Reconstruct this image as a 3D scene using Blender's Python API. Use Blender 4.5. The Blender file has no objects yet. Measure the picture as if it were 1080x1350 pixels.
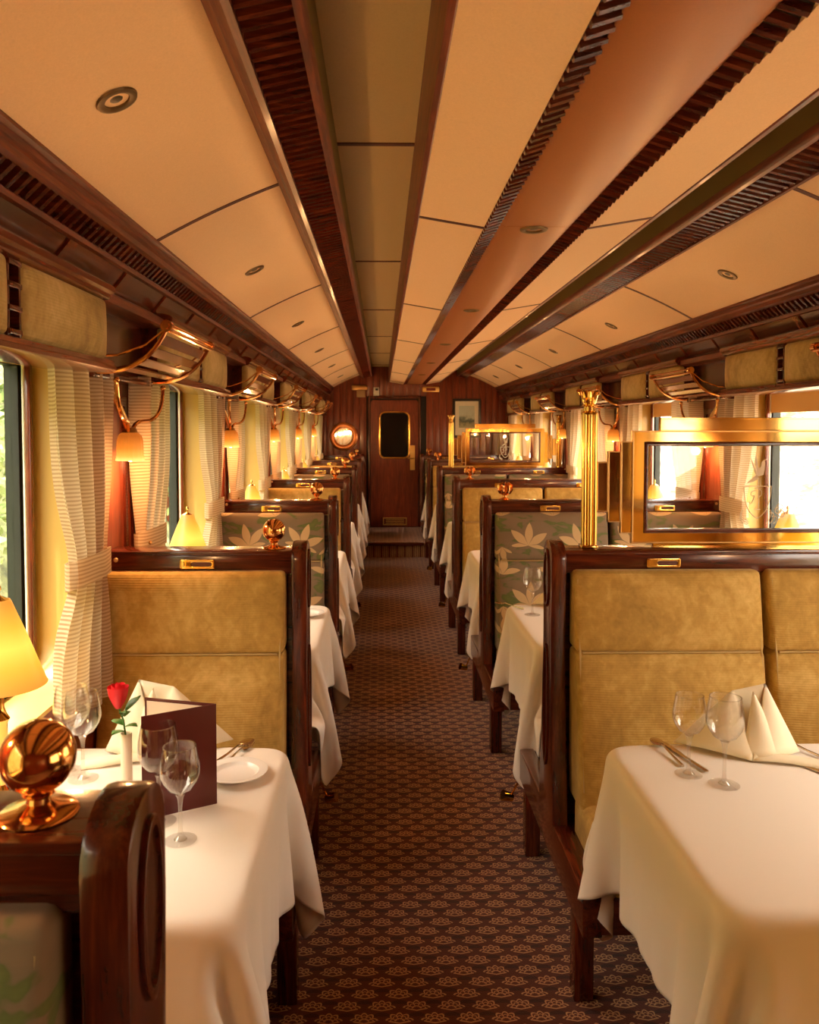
import bpy, bmesh, math, random
import numpy as np
from mathutils import Vector, Matrix

random.seed(7)
C = bpy.context.scene.collection
sc = bpy.context.scene
PI = math.pi

# ------------------------------------------------------------------ camera
cam_d = bpy.data.cameras.new('camera')
cam = bpy.data.objects.new('camera', cam_d)
C.objects.link(cam)
EYE = 1.60
cam.location = (0, 0, EYE)
cam.rotation_euler = (math.radians(90 - 2.4), 0, math.radians(-1.0))
cam_d.sensor_fit = 'HORIZONTAL'
cam_d.sensor_width = 24
cam_d.lens = 24
cam_d.shift_x = 0.0168
cam_d.shift_y = -0.0618
cam_d.clip_start = 0.02
cam_d.clip_end = 300
cam_d.dof.use_dof = True
cam_d.dof.focus_distance = 2.6
cam_d.dof.aperture_fstop = 9.0
sc.camera = cam

# ------------------------------------------------------------------ world, sun, exposure
world = bpy.data.worlds.new('sky')
sc.world = world
world.use_nodes = True
wn = world.node_tree
wn.nodes['Background'].inputs[0].default_value = (1.0, 0.87, 0.73, 1)
wn.nodes['Background'].inputs[1].default_value = 10.5
sun_d = bpy.data.lights.new('sun', 'SUN')
sun_d.energy = 9.0
sun_d.angle = math.radians(2)
sun_d.color = (1.0, 0.90, 0.78)
sun = bpy.data.objects.new('sun', sun_d)
sun.rotation_euler = (math.radians(12), math.radians(-14), 0)
C.objects.link(sun)
sc.view_settings.view_transform = 'Standard'
sc.view_settings.look = 'None'
sc.view_settings.exposure = 0.45
sc.view_settings.gamma = 1.0
sc.view_settings.use_curve_mapping = False
sc.cycles.use_denoising = True
sc.cycles.max_bounces = 10
sc.cycles.diffuse_bounces = 6
sc.cycles.glossy_bounces = 5
sc.cycles.transparent_max_bounces = 24
sc.cycles.caustics_reflective = False
sc.cycles.caustics_refractive = False
sc.cycles.sample_clamp_indirect = 6.0
LAMP_W = 2.0        # bulb in a table lamp
SCONCE_W = 7.0      # bulb in a wall sconce

# ------------------------------------------------------------------ constants of the carriage
MX = 0.4675                 # centre line of the carriage
PITCH = 1.742
FR = [0.815] + [0.878 + PITCH * k for k in range(1, 7)]      # bench positions
BAY = [1.749 + PITCH * k for k in range(-2, 6)] # window centres, the first two behind the camera
Y0, Y1 = -1.05, 11.62
WALL = 0.87                 # |x| of the inner wall on the single-seat side
SEAMS = [2.5 + PITCH * k for k in range(-2, 6)]
ORD = ['first', 'second', 'third', 'fourth', 'fifth', 'sixth', 'seventh', 'eighth']
SIDE = ['single-seat side', 'double-seat side']

# ------------------------------------------------------------------ node helper
class V:
    """a value in a node tree, with arithmetic"""
    def __init__(s, nt, so): s.nt = nt; s.so = so
    def _m(s, op, *o, clamp=False):
        n = s.nt.nodes.new('ShaderNodeMath'); n.operation = op; n.use_clamp = clamp
        for i, q in enumerate((s,) + o):
            if isinstance(q, V): s.nt.links.new(q.so, n.inputs[i])
            else: n.inputs[i].default_value = q
        return V(s.nt, n.outputs[0])
    def __add__(s, o): return s._m('ADD', o)
    def __radd__(s, o): return s._m('ADD', o)
    def __sub__(s, o): return s._m('SUBTRACT', o)
    def __rsub__(s, o): return (s * -1) + o
    def __mul__(s, o): return s._m('MULTIPLY', o)
    def __rmul__(s, o): return s._m('MULTIPLY', o)
    def __truediv__(s, o): return s._m('DIVIDE', o)
    def floor(s): return s._m('FLOOR')
    def fract(s): return s._m('FRACT')
    def abs(s): return s._m('ABSOLUTE')
    def sin(s): return s._m('SINE')
    def cos(s): return s._m('COSINE')
    def sqrt(s): return s._m('SQRT')
    def atan2(s, o): return s._m('ARCTAN2', o)
    def lt(s, o): return s._m('LESS_THAN', o)
    def gt(s, o): return s._m('GREATER_THAN', o)
    def mx(s, o): return s._m('MAXIMUM', o)
    def mn(s, o): return s._m('MINIMUM', o)
    def pw(s, o): return s._m('POWER', o)
    def clamp(s): return s._m('ADD', 0.0, clamp=True)
    def soft(s, a, b):
        n = s.nt.nodes.new('ShaderNodeMapRange'); n.interpolation_type = 'SMOOTHSTEP'
        s.nt.links.new(s.so, n.inputs[0])
        n.inputs[1].default_value = a; n.inputs[2].default_value = b
        return V(s.nt, n.outputs[0])

class Mat:
    def __init__(s, name, color=(.5, .5, .5), rough=.5, metal=0, **kw):
        s.m = bpy.data.materials.new(name); s.m.use_nodes = True
        s.nt = s.m.node_tree
        s.b = s.nt.nodes['Principled BSDF']
        s.b.inputs['Base Color'].default_value = (*color, 1)
        s.b.inputs['Roughness'].default_value = rough
        s.b.inputs['Metallic'].default_value = metal
        for k, v in kw.items():
            s.b.inputs[k.replace('_', ' ')].default_value = v
    def coords(s, kind='Object'):
        n = s.nt.nodes.new('ShaderNodeTexCoord'); return n.outputs[kind]
    def xyz(s, so=None):
        n = s.nt.nodes.new('ShaderNodeSeparateXYZ'); s.nt.links.new(so or s.coords(), n.inputs[0])
        return [V(s.nt, n.outputs[i]) for i in range(3)]
    def comb(s, x, y, z):
        n = s.nt.nodes.new('ShaderNodeCombineXYZ')
        for i, q in enumerate((x, y, z)):
            if isinstance(q, V): s.nt.links.new(q.so, n.inputs[i])
            else: n.inputs[i].default_value = q
        return n.outputs[0]
    def mapping(s, so, scale=(1, 1, 1), loc=(0, 0, 0)):
        n = s.nt.nodes.new('ShaderNodeMapping'); s.nt.links.new(so, n.inputs[0])
        n.inputs[3].default_value = scale; n.inputs[1].default_value = loc
        return n.outputs[0]
    def noise(s, so, scale=5, detail=3, rough=.5, dist=0):
        n = s.nt.nodes.new('ShaderNodeTexNoise'); s.nt.links.new(so, n.inputs['Vector'])
        n.inputs['Scale'].default_value = scale; n.inputs['Detail'].default_value = detail
        n.inputs['Roughness'].default_value = rough; n.inputs['Distortion'].default_value = dist
        return V(s.nt, n.outputs[0])
    def rnd(s):
        n = s.nt.nodes.new('ShaderNodeObjectInfo'); return V(s.nt, n.outputs['Random'])
    def ramp(s, v, stops):
        n = s.nt.nodes.new('ShaderNodeValToRGB'); s.nt.links.new(v.so, n.inputs[0])
        e = n.color_ramp.elements
        while len(e) < len(stops): e.new(.5)
        for i, (p, c) in enumerate(stops):
            e[i].position = p; e[i].color = (*c, 1)
        return n.outputs[0]
    def mix(s, f, a, b):
        n = s.nt.nodes.new('ShaderNodeMix'); n.data_type = 'RGBA'
        if isinstance(f, V): s.nt.links.new(f.so, n.inputs[0])
        else: n.inputs[0].default_value = f
        for i, q in ((6, a), (7, b)):
            if isinstance(q, tuple): n.inputs[i].default_value = (*q, 1)
            else: s.nt.links.new(q, n.inputs[i])
        return n.outputs[2]
    def col(s, so): s.nt.links.new(so, s.b.inputs['Base Color'])
    def rough(s, v): s.nt.links.new(v.so, s.b.inputs['Roughness'])
    def bump(s, v, strength=.3, dist=.002):
        n = s.nt.nodes.new('ShaderNodeBump'); s.nt.links.new(v.so, n.inputs['Height'])
        n.inputs['Strength'].default_value = strength; n.inputs['Distance'].default_value = dist
        s.nt.links.new(n.outputs[0], s.b.inputs['Normal'])

def wood(name, axis, c0, c1, c2, rough=.22, coat=.5):
    m = Mat(name, rough=rough); m.b.inputs['Coat Weight'].default_value = coat
    m.b.inputs['Coat Roughness'].default_value = .12
    sc_ = [14, 14, 14]; sc_[axis] = 1.1
    x, y, z = m.xyz()
    r = m.rnd() * 9.0
    co = m.mapping(m.comb(x + r, y + r, z + r), tuple(sc_))
    n1 = m.noise(co, 2.2, 6, .6, 1.2)
    co2 = m.mapping(m.comb(x + r, y + r, z + r), tuple(q * 5 for q in sc_))
    n2 = m.noise(co2, 3.0, 3, .6)
    v = n1 * .75 + n2 * .25
    m.col(m.ramp(v, [(.30, c0), (.50, c1), (.72, c2)]))
    m.bump(n2, .08, .001)
    return m.m

RED = ((.020, .004, .002), (.082, .012, .0045), (.20, .036, .010))
BRN = ((.040, .007, .0025), (.145, .025, .007), (.30, .066, .017))
WX = wood('mahogany_across', 0, *RED)
WY = wood('mahogany_along', 1, *RED)
WZ = wood('mahogany_upright', 2, *RED)
BX = wood('brown_wood_across', 0, *BRN)
BY = wood('brown_wood_along', 1, *BRN)
BZ = wood('brown_wood_upright', 2, *BRN)
MOULD = wood('moulding_wood', 1, *BRN, .42, .12)
SEAMW = wood('seam_wood', 0, *RED, .6, 0)
PW = wood('panelling_wood', 2, (.10, .015, .006), (.21, .034, .011), (.34, .070, .022), .3, .3)

def brass(name, c, r, scale=18):
    m = Mat(name, c, r, 1)
    n = m.noise(m.coords(), scale, 3)
    m.rough(n * .12 + (r - .04))
    m.bump(m.noise(m.coords(), scale * .4, 2), .06, .004)
    return m.m
BRASS = brass('polished_brass', (.84, .50, .13), .10, 7)
SATINB = brass('satin_brass', (.85, .55, .18), .42)
COPPER = brass('reddish_brass', (.86, .42, .14), .10)
OLDBRASS = brass('aged_brass', (.55, .32, .12), .28)
STEEL = Mat('cutlery_steel', (.62, .50, .36), .22, 1).m
DARK = Mat('dark_recess', (.018, .010, .006), .8).m
BLACK = Mat('black_rubber', (.015, .014, .012), .5).m

def fabric_cream(name, c, amp=.06):
    m = Mat(name, c, .85)
    n = m.noise(m.mapping(m.coords(), (1, 1, 1)), 90, 4, .6, 2.5)
    m.col(m.mix(n, tuple(q * (1 - amp * 2) for q in c), tuple(min(1, q * (1 + amp * 2)) for q in c)))
    m.bump(n, .10, .001)
    return m.m
CEIL = fabric_cream('ceiling_cloth', (.90, .59, .33))
CEIL2 = fabric_cream('ceiling_cloth_olive', (.66, .48, .23))
DUCT = fabric_cream('brown_duct_leather', (.40, .135, .038), .05)
DUCT.node_tree.nodes['Principled BSDF'].inputs['Roughness'].default_value = .38
OLIVE = Mat('olive_strip', (.22, .17, .05), .6).m
REVEAL = Mat('ochre_paint', (.66, .43, .11), .35).m
WINFRAME = Mat('dark_green_frame', (.014, .017, .012), .4).m
CLOTH = Mat('white_table_linen', (.86, .79, .70), .8)
_n = CLOTH.noise(CLOTH.coords(), 420, 2); CLOTH.bump(_n, .05, .0006)
CLOTH.b.inputs['Sheen Weight'].default_value = .15
CLOTH = CLOTH.m
NAPKIN = Mat('cream_napkin_linen', (.86, .77, .57), .8).m
CHINA = Mat('white_china', (.88, .84, .80), .12).m
ROSE = Mat('rose_petal', (.72, .012, .025), .5).m
LEAF = Mat('rose_leaf', (.06, .17, .03), .45).m
MENU = Mat('maroon_menu_cover', (.10, .014, .012), .35).m
PAPER = Mat('menu_paper', (.85, .70, .55), .7).m
GOLD = Mat('gold_blocking', (.75, .5, .16), .3, 1).m

def velvet():
    m = Mat('gold_velvet', rough=.8)
    m.b.inputs['Sheen Weight'].default_value = .55
    m.b.inputs['Sheen Roughness'].default_value = .35
    m.b.inputs['Sheen Tint'].default_value = (1, .8, .5, 1)
    co = m.coords()
    a = m.noise(m.mapping(co, (1, 1, .7)), 6, 5, .62, .7); b = m.noise(co, 40, 3, .6, .5)
    v = a * .70 + b * .30
    m.col(m.ramp(v, [(.34, (.36, .21, .042)), (.5, (.53, .325, .072)), (.68, (.73, .50, .165))]))
    x, y, z = m.xyz()
    rib = ((z + x * .0) * (2 * PI / .0070)).sin()
    m.bump(rib * .5 + b * .8, .32, .0014)
    return m.m
VELVET = velvet()
PIPING = Mat('cushion_piping', (.52, .36, .14), .7).m

def lotus():
    m = Mat('lotus_fabric', rough=.8)
    m.b.inputs['Sheen Weight'].default_value = .06
    x, y, z = m.xyz()
    co = m.coords()
    g = m.noise(m.mapping(co, (1, 1, 2.2)), 9, 3, .5, .8)
    ground = m.ramp(g, [(.46, (.23, .155, .09)), (.54, (.21, .15, .085)), (.58, (.12, .14, .04)), (.70, (.15, .17, .045))])
    out = None
    for (px, pz, ox, oz, R, up, npet, spread) in ((.27, .30, 0, .02, .115, 1, 3.4, 1.75), (.27, .30, .135, .17, .095, 1, 2.7, 1.25),
                                                  (.27, .30, .135, .03, .075, -1, 3.0, .95)):
        u = (x + ox) / px; w = (z + oz) / pz
        iu = u.floor(); iw = w.floor()
        h = ((iu * 12.9898 + iw * 78.233 + ox * 31.0).sin() * 43758.5453).fract() - .5
        cu = (u - iu - .5) * px; cw = (w - iw - .35) * pz * up
        th = cu.atan2(cw) + h * .9
        r = (cu * cu + cw * cw).sqrt()
        pet = ((th * (npet / PI) + .5).fract() - .5).abs() * -2 + 1
        rb = (pet * .66 + .36) * R
        rb = rb * (th.abs() * -1 + spread).soft(-.25, .12)
        mask = (rb - r).soft(-.0012, .0012)
        vein = (pet - .06).soft(0, .10)
        one = mask * (vein * .75 + .25)
        out = one if out is None else out.mx(one)
    m.col(m.mix(out, ground, (.62, .42, .21)))
    ribs = (z * (2 * PI / .005)).sin()
    m.bump(ribs * .3 + g, .12, .001)
    return m.m
LOTUS = lotus()

def carpet():
    m = Mat('patterned_carpet', rough=.95)
    m.b.inputs['Sheen Weight'].default_value = .2
    x, y, z = m.xyz()
    nz = m.noise(m.coords(), 260, 2)
    out = None; blob = None
    P = .096
    for ox, oy in ((0, 0), (.5, .5)):
        u = (x / P + ox); w = (y / P + oy)
        cu = (u - u.floor() - .5) * P; cw = (w - w.floor() - .30) * P
        r = (cu * cu + cw * cw * 1.25).sqrt(); th = cu.atan2(cw)
        fan = th.abs().lt(1.45)
        pet = (th * 4.5).cos().abs()
        edge = pet * .010 + .026
        line = ((r - edge).abs() * -1 + .0028).gt(0)
        rays = pet.lt(.30) * r.lt(.030) * r.gt(.008)
        inner = ((r - .0125).abs() * -1 + .0022).gt(0)
        ring2 = ((r - (pet * .006 + .019)).abs() * -1 + .0016).gt(0)
        base = ((cw + .006 - cu.abs() * .25).abs() * -1 + .0022).gt(0) * cu.abs().lt(.030)
        one = (line.mx(rays).mx(inner).mx(ring2) * fan).mx(base)
        out = one if out is None else out.mx(one)
        # dark scallop between the fans
        r2 = (cu * cu * .8 + (cw + .030) * (cw + .030) * 1.6).sqrt()
        bb = r2.lt(.022)
        blob = bb if blob is None else blob.mx(bb)
    ground = m.mix(blob * .8, (.115, .022, .011), (.034, .008, .006))
    c = m.mix(out * (nz * .7 + .5), ground, (.66, .38, .16))
    m.col(c)
    m.bump(nz, .5, .003)
    return m.m
CARPET = carpet()

def curtain_mat():
    m = Mat('striped_curtain', rough=.85)
    x, y, z = m.xyz()
    wob = m.noise(m.coords(), 9, 2)
    s = (((z + wob * .010 + (y * 40.0).sin() * .0008) * (2 * PI / .0105)).sin() * .5 + .5).soft(.30, .80)
    m.col(m.mix(s, (.76, .60, .41), (.44, .26, .135)))
    n = m.noise(m.coords(), 300, 2); m.bump(n, .1, .0008)
    # thin cloth: some light comes through
    t = m.nt.nodes.new('ShaderNodeBsdfTranslucent'); t.inputs[0].default_value = (.80, .66, .46, 1)
    mx = m.nt.nodes.new('ShaderNodeMixShader'); mx.inputs[0].default_value = .35
    m.nt.links.new(m.b.outputs[0], mx.inputs[1]); m.nt.links.new(t.outputs[0], mx.inputs[2])
    m.nt.links.new(mx.outputs[0], m.nt.nodes['Material Output'].inputs[0])
    return m.m
CURTAIN = curtain_mat()

def thin_glass(name, tint, base, edge, rough=.02):
    m = bpy.data.materials.new(name); m.use_nodes = True; nt = m.node_tree
    for n in list(nt.nodes): nt.nodes.remove(n)
    o = nt.nodes.new('ShaderNodeOutputMaterial')
    t = nt.nodes.new('ShaderNodeBsdfTransparent'); t.inputs[0].default_value = (*tint, 1)
    g = nt.nodes.new('ShaderNodeBsdfGlossy'); g.inputs[1].default_value = rough
    lw = nt.nodes.new('ShaderNodeLayerWeight'); lw.inputs[0].default_value = .35
    f = V(nt, lw.outputs['Facing']).pw(2.0) * edge + base
    mx = nt.nodes.new('ShaderNodeMixShader')
    nt.links.new(f.so, mx.inputs[0]); nt.links.new(t.outputs[0], mx.inputs[1]); nt.links.new(g.outputs[0], mx.inputs[2])
    nt.links.new(mx.outputs[0], o.inputs[0])
    return m
PANE = thin_glass('window_glass', (.97, .98, .97), .04, .25)
CRYSTAL = thin_glass('wine_glass', (.985, .98, .97), .05, .7)
SCREENGLASS = thin_glass('screen_glass', (.97, .97, .96), .05, .3)
STEMG = thin_glass('crystal_stem', (.97, .95, .92), .14, .75)
ETCH = Mat('etched_line', (.85, .72, .55), .6);  ETCH = ETCH.m
SCREENB = brass('mirror_brass', (.80, .46, .12), .055, 5)
MIRROR = Mat('mirror_glass', (.9, .88, .85), .03, 1).m
NIGHT = Mat('dark_door_glass', (.010, .011, .010), .06).m

def emit(name, c, s, c2=None):
    m = Mat(name, c, .4)
    m.b.inputs['Emission Color'].default_value = (*c, 1)
    m.b.inputs['Emission Strength'].default_value = s
    return m
_sh = emit('lit_lamp_shade', (1.0, .62, .12), 1.0)
_x, _y, _z = _sh.xyz()
_g = (_z - .375).abs() * 11.0
_sh.nt.links.new(_sh.ramp(_g.clamp(), [(0, (1.0, .78, .10)), (.45, (1.0, .50, .04)), (1, (.90, .27, .03))]), _sh.b.inputs['Emission Color'])
SHADE = _sh.m
_sh.b.inputs['Emission Strength'].default_value = .80
_sh.b.inputs['Base Color'].default_value = (.30, .17, .05, 1)
TULIP = emit('amber_glass_shade', (1.0, .36, .06), 1.0)
_x, _y, _z = TULIP.xyz()
TULIP.nt.links.new(TULIP.ramp((_z * -12.0 + .42).clamp(), [(0, (.38, .085, .008)), (.45, (.72, .20, .018)), (.75, (1.15, .42, .06)), (1, (1.9, .95, .28))]), TULIP.b.inputs['Emission Color'])
TULIP.b.inputs['Base Color'].default_value = (.22, .08, .02, 1)
TULIP = TULIP.m
BULB = emit('hot_bulb', (1, .72, .36), 14).m
REDEXIT = Mat('red_sign_face', (.22, .015, .01), .4).m
WHITEP = Mat('ivory_plastic', (.75, .70, .58), .5).m
IVORYB = Mat('ivory_vase', (.86, .78, .66), .35).m

# ------------------------------------------------------------------ mesh builder
class MB:
    def __init__(s, flip=False):
        s.v = []; s.f = []; s.flip = flip
    def add(s, vs, fs):
        o = len(s.v); s.v += [tuple(q) for q in vs]; s.f += [tuple(o + i for i in f) for f in fs]; return s
    def box(s, x0, x1, y0, y1, z0, z1):
        x0, x1 = sorted((x0, x1)); y0, y1 = sorted((y0, y1)); z0, z1 = sorted((z0, z1))
        return s.add([(x0, y0, z0), (x1, y0, z0), (x1, y1, z0), (x0, y1, z0), (x0, y0, z1), (x1, y0, z1), (x1, y1, z1), (x0, y1, z1)],
                     [(0, 3, 2, 1), (4, 5, 6, 7), (0, 1, 5, 4), (1, 2, 6, 5), (2, 3, 7, 6), (3, 0, 4, 7)])
    def rbox(s, x0, x1, y0, y1, z0, z1, r=.01, seg=3, warp=None, div=1):
        """rounded box, optionally subdivided and warped"""
        bm = bmesh.new()
        bmesh.ops.create_cube(bm, size=1)
        for v in bm.verts:
            v.co = Vector(((x0 + x1) / 2 + v.co.x * (x1 - x0), (y0 + y1) / 2 + v.co.y * (y1 - y0), (z0 + z1) / 2 + v.co.z * (z1 - z0)))
        bmesh.ops.bevel(bm, geom=bm.edges[:], offset=r, segments=seg, profile=.5, affect='EDGES')
        if div > 1:
            big = [e for e in bm.edges if e.calc_length() > r * 2.2]
            bmesh.ops.subdivide_edges(bm, edges=big, cuts=div - 1, use_grid_fill=True)
        if warp:
            for v in bm.verts: v.co = Vector(warp(*v.co))
        bm.verts.ensure_lookup_table()
        s.add([v.co[:] for v in bm.verts], [[v.index for v in f.verts] for f in bm.faces])
        bm.free(); return s
    def prism(s, pts, a0, a1, axis=0):
        """polygon pts (2D) extruded from a0 to a1 along axis; the 2D axes are the remaining two in order"""
        n = len(pts); vs = []
        for a in (a0, a1):
            for (p, q) in pts:
                vs.append((a, p, q) if axis == 0 else ((p, a, q) if axis == 1 else (p, q, a)))
        fs = [tuple(range(n))[::-1], tuple(range(n, 2 * n))] + [(i, (i + 1) % n, n + (i + 1) % n, n + i) for i in range(n)]
        return s.add(vs, fs)
    def ring(s, outer, inner, a0, a1, axis=0):
        n = len(outer); vs = []
        for pts in (outer, inner):
            for a in (a0, a1):
                for (p, q) in pts:
                    vs.append((a, p, q) if axis == 0 else ((p, a, q) if axis == 1 else (p, q, a)))
        fs = []
        for i in range(n):
            j = (i + 1) % n
            fs += [(i, j, n + j, n + i), (2 * n + i, 3 * n + i, 3 * n + j, 2 * n + j), (i, 2 * n + i, 2 * n + j, j), (n + i, n + j, 3 * n + j, 3 * n + i)]
        return s.add(vs, fs)
    def lathe(s, prof, seg=24, at=(0, 0, 0), wave=None):
        vs = []; fs = []
        for k, (r, z) in enumerate(prof):
            for i in range(seg):
                a = 2 * PI * i / seg
                rr = r * (wave(a, k / (len(prof) - 1)) if wave else 1)
                vs.append((at[0] + rr * math.cos(a), at[1] + rr * math.sin(a), at[2] + z))
        for k in range(len(prof) - 1):
            for i in range(seg):
                j = (i + 1) % seg
                fs.append((k * seg + i, k * seg + j, (k + 1) * seg + j, (k + 1) * seg + i))
        if prof[0][0] > 1e-4: fs.append(tuple(range(seg))[::-1]) if prof[0][0] < .5e-3 else None
        return s.add(vs, fs)
    def tube(s, pts, r, seg=8, cap=True):
        pts = [Vector(p) for p in pts]; n = len(pts)
        rs = r if isinstance(r, (list, tuple)) else [r] * n
        vs = []; fs = []; up = Vector((0, 0, 1))
        t0 = (pts[1] - pts[0]).normalized()
        if abs(t0.dot(up)) > .9: up = Vector((1, 0, 0))
        nrm = (up - t0 * up.dot(t0)).normalized()
        for i in range(n):
            t = (pts[min(i + 1, n - 1)] - pts[max(i - 1, 0)]).normalized()
            nrm = (nrm - t * nrm.dot(t)).normalized(); b = t.cross(nrm)
            for k in range(seg):
                a = 2 * PI * k / seg
                vs.append((pts[i] + (nrm * math.cos(a) + b * math.sin(a)) * rs[i])[:])
        for i in range(n - 1):
            for k in range(seg):
                j = (k + 1) % seg
                fs.append((i * seg + k, i * seg + j, (i + 1) * seg + j, (i + 1) * seg + k))
        if cap: fs += [tuple(range(seg))[::-1], tuple((n - 1) * seg + k for k in range(seg))]
        return s.add(vs, fs)
    def grid(s, fn, nu, nv):
        vs = [fn(i / nu, j / nv) for j in range(nv + 1) for i in range(nu + 1)]
        fs = [(j * (nu + 1) + i, j * (nu + 1) + i + 1, (j + 1) * (nu + 1) + i + 1, (j + 1) * (nu + 1) + i) for j in range(nv) for i in range(nu)]
        return s.add(vs, fs)
    def sphere(s, c, r, seg=20, rings=12, sq=(1, 1, 1)):
        prof = []
        return s.grid(lambda u, v: (c[0] + r * sq[0] * math.sin(PI * v) * math.cos(2 * PI * u), c[1] + r * sq[1] * math.sin(PI * v) * math.sin(2 * PI * u), c[2] - r * sq[2] * math.cos(PI * v)), seg, rings)
    def mesh(s, name, mat, smooth=True, off=(0, 0, 0), bevel=0):
        m = bpy.data.meshes.new(name)
        k = -1 if s.flip else 1
        vs = [((2 * MX - x if s.flip else x) - off[0], y - off[1], z - off[2]) for x, y, z in s.v]
        m.from_pydata(vs, [], s.f if not s.flip else [f[::-1] for f in s.f])
        bm = bmesh.new(); bm.from_mesh(m)
        bmesh.ops.remove_doubles(bm, verts=bm.verts, dist=1e-5)
        if bevel:
            ed = [e for e in bm.edges if len(e.link_faces) == 2 and e.calc_face_angle(0) > .6]
            bmesh.ops.bevel(bm, geom=ed, offset=bevel, segments=2, profile=.6, affect='EDGES', clamp_overlap=True)
        bmesh.ops.recalc_face_normals(bm, faces=bm.faces)
        bm.to_mesh(m); bm.free()
        m.materials.append(mat)
        if smooth:
            m.polygons.foreach_set('use_smooth', [True] * len(m.polygons))
            m.set_sharp_from_angle(angle=math.radians(38))
        return m

def link(name, mesh, parent=None, loc=(0, 0, 0)):
    o = bpy.data.objects.new(name, mesh); C.objects.link(o); o.location = loc
    if parent: o.parent = parent
    return o
def part(parent, name, mb, mat, bevel=0, smooth=True, base=None):
    """a part built in carriage coordinates, stored relative to its thing's origin"""
    off = base if base is not None else ORIG.get(parent.name, (0, 0, 0))
    o = link(name, mb.mesh(name, mat, smooth, off, bevel), parent)
    ORIG[o.name] = off
    return o
ORIG = {}
def thing(name, label, cat, loc=(0, 0, 0), group=None, rz=0):
    o = bpy.data.objects.new(name, None); C.objects.link(o); o.location = loc; o.rotation_euler = (0, 0, rz)
    o.empty_display_size = .1
    o['label'] = label; o['category'] = cat
    if group: o['group'] = group
    ORIG[o.name] = tuple(loc)
    return o
def tag(o, label, cat, group=None):
    o['label'] = label; o['category'] = cat
    if group: o['group'] = group
    return o
def struct(name, loc=(0, 0, 0)):
    o = bpy.data.objects.new(name, None); C.objects.link(o); o.location = loc; o['kind'] = 'structure'; ORIG[o.name] = tuple(loc)
    return o
def smesh(name, mb, mat, bevel=0, smooth=True):
    o = link(name, mb.mesh(name, mat, smooth, (0, 0, 0), bevel)); o['kind'] = 'structure'; return o
KIDS = {}
def copy_tree(o, loc=None, label=None, parent=None):
    c = o.copy(); C.objects.link(c)
    if parent: c.parent = parent
    if loc is not None: c.location = loc
    if label: c['label'] = label
    for ch in o.children: copy_tree(ch, parent=c)
    return c
def sx(side, x): return x if side == 0 else 2 * MX - x
def rrect(y0, y1, z0, z1, r, n=6, rt=None):
    """rounded rectangle polygon; rt = radius of the upper corners"""
    rt = r if rt is None else rt
    P = []
    for cx, cz, a0, rr in ((y1 - rt, z1 - rt, 0, rt), (y0 + rt, z1 - rt, 90, rt), (y0 + r, z0 + r, 180, r), (y1 - r, z0 + r, 270, r)):
        for k in range(n + 1):
            a = math.radians(a0 + 90 * k / n)
            P.append((cx + rr * math.cos(a), cz + rr * math.sin(a)))
    return P

# ------------------------------------------------------------------ floor
fl = smesh('floor', MB().box(-1.05, 2 * MX + 1.05, Y0, Y1, -.06, 0), CARPET, smooth=False)
st = smesh('trim_1', MB().box(-WALL + .0, 2 * MX + WALL, 10.02, Y1, 0, .18), CARPET, smooth=False)
part(st, 'step_nosing', MB().box(-.22, .52, 9.995, 10.03, .145, .183), WX, .004, base=(0, 0, 0))

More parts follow.
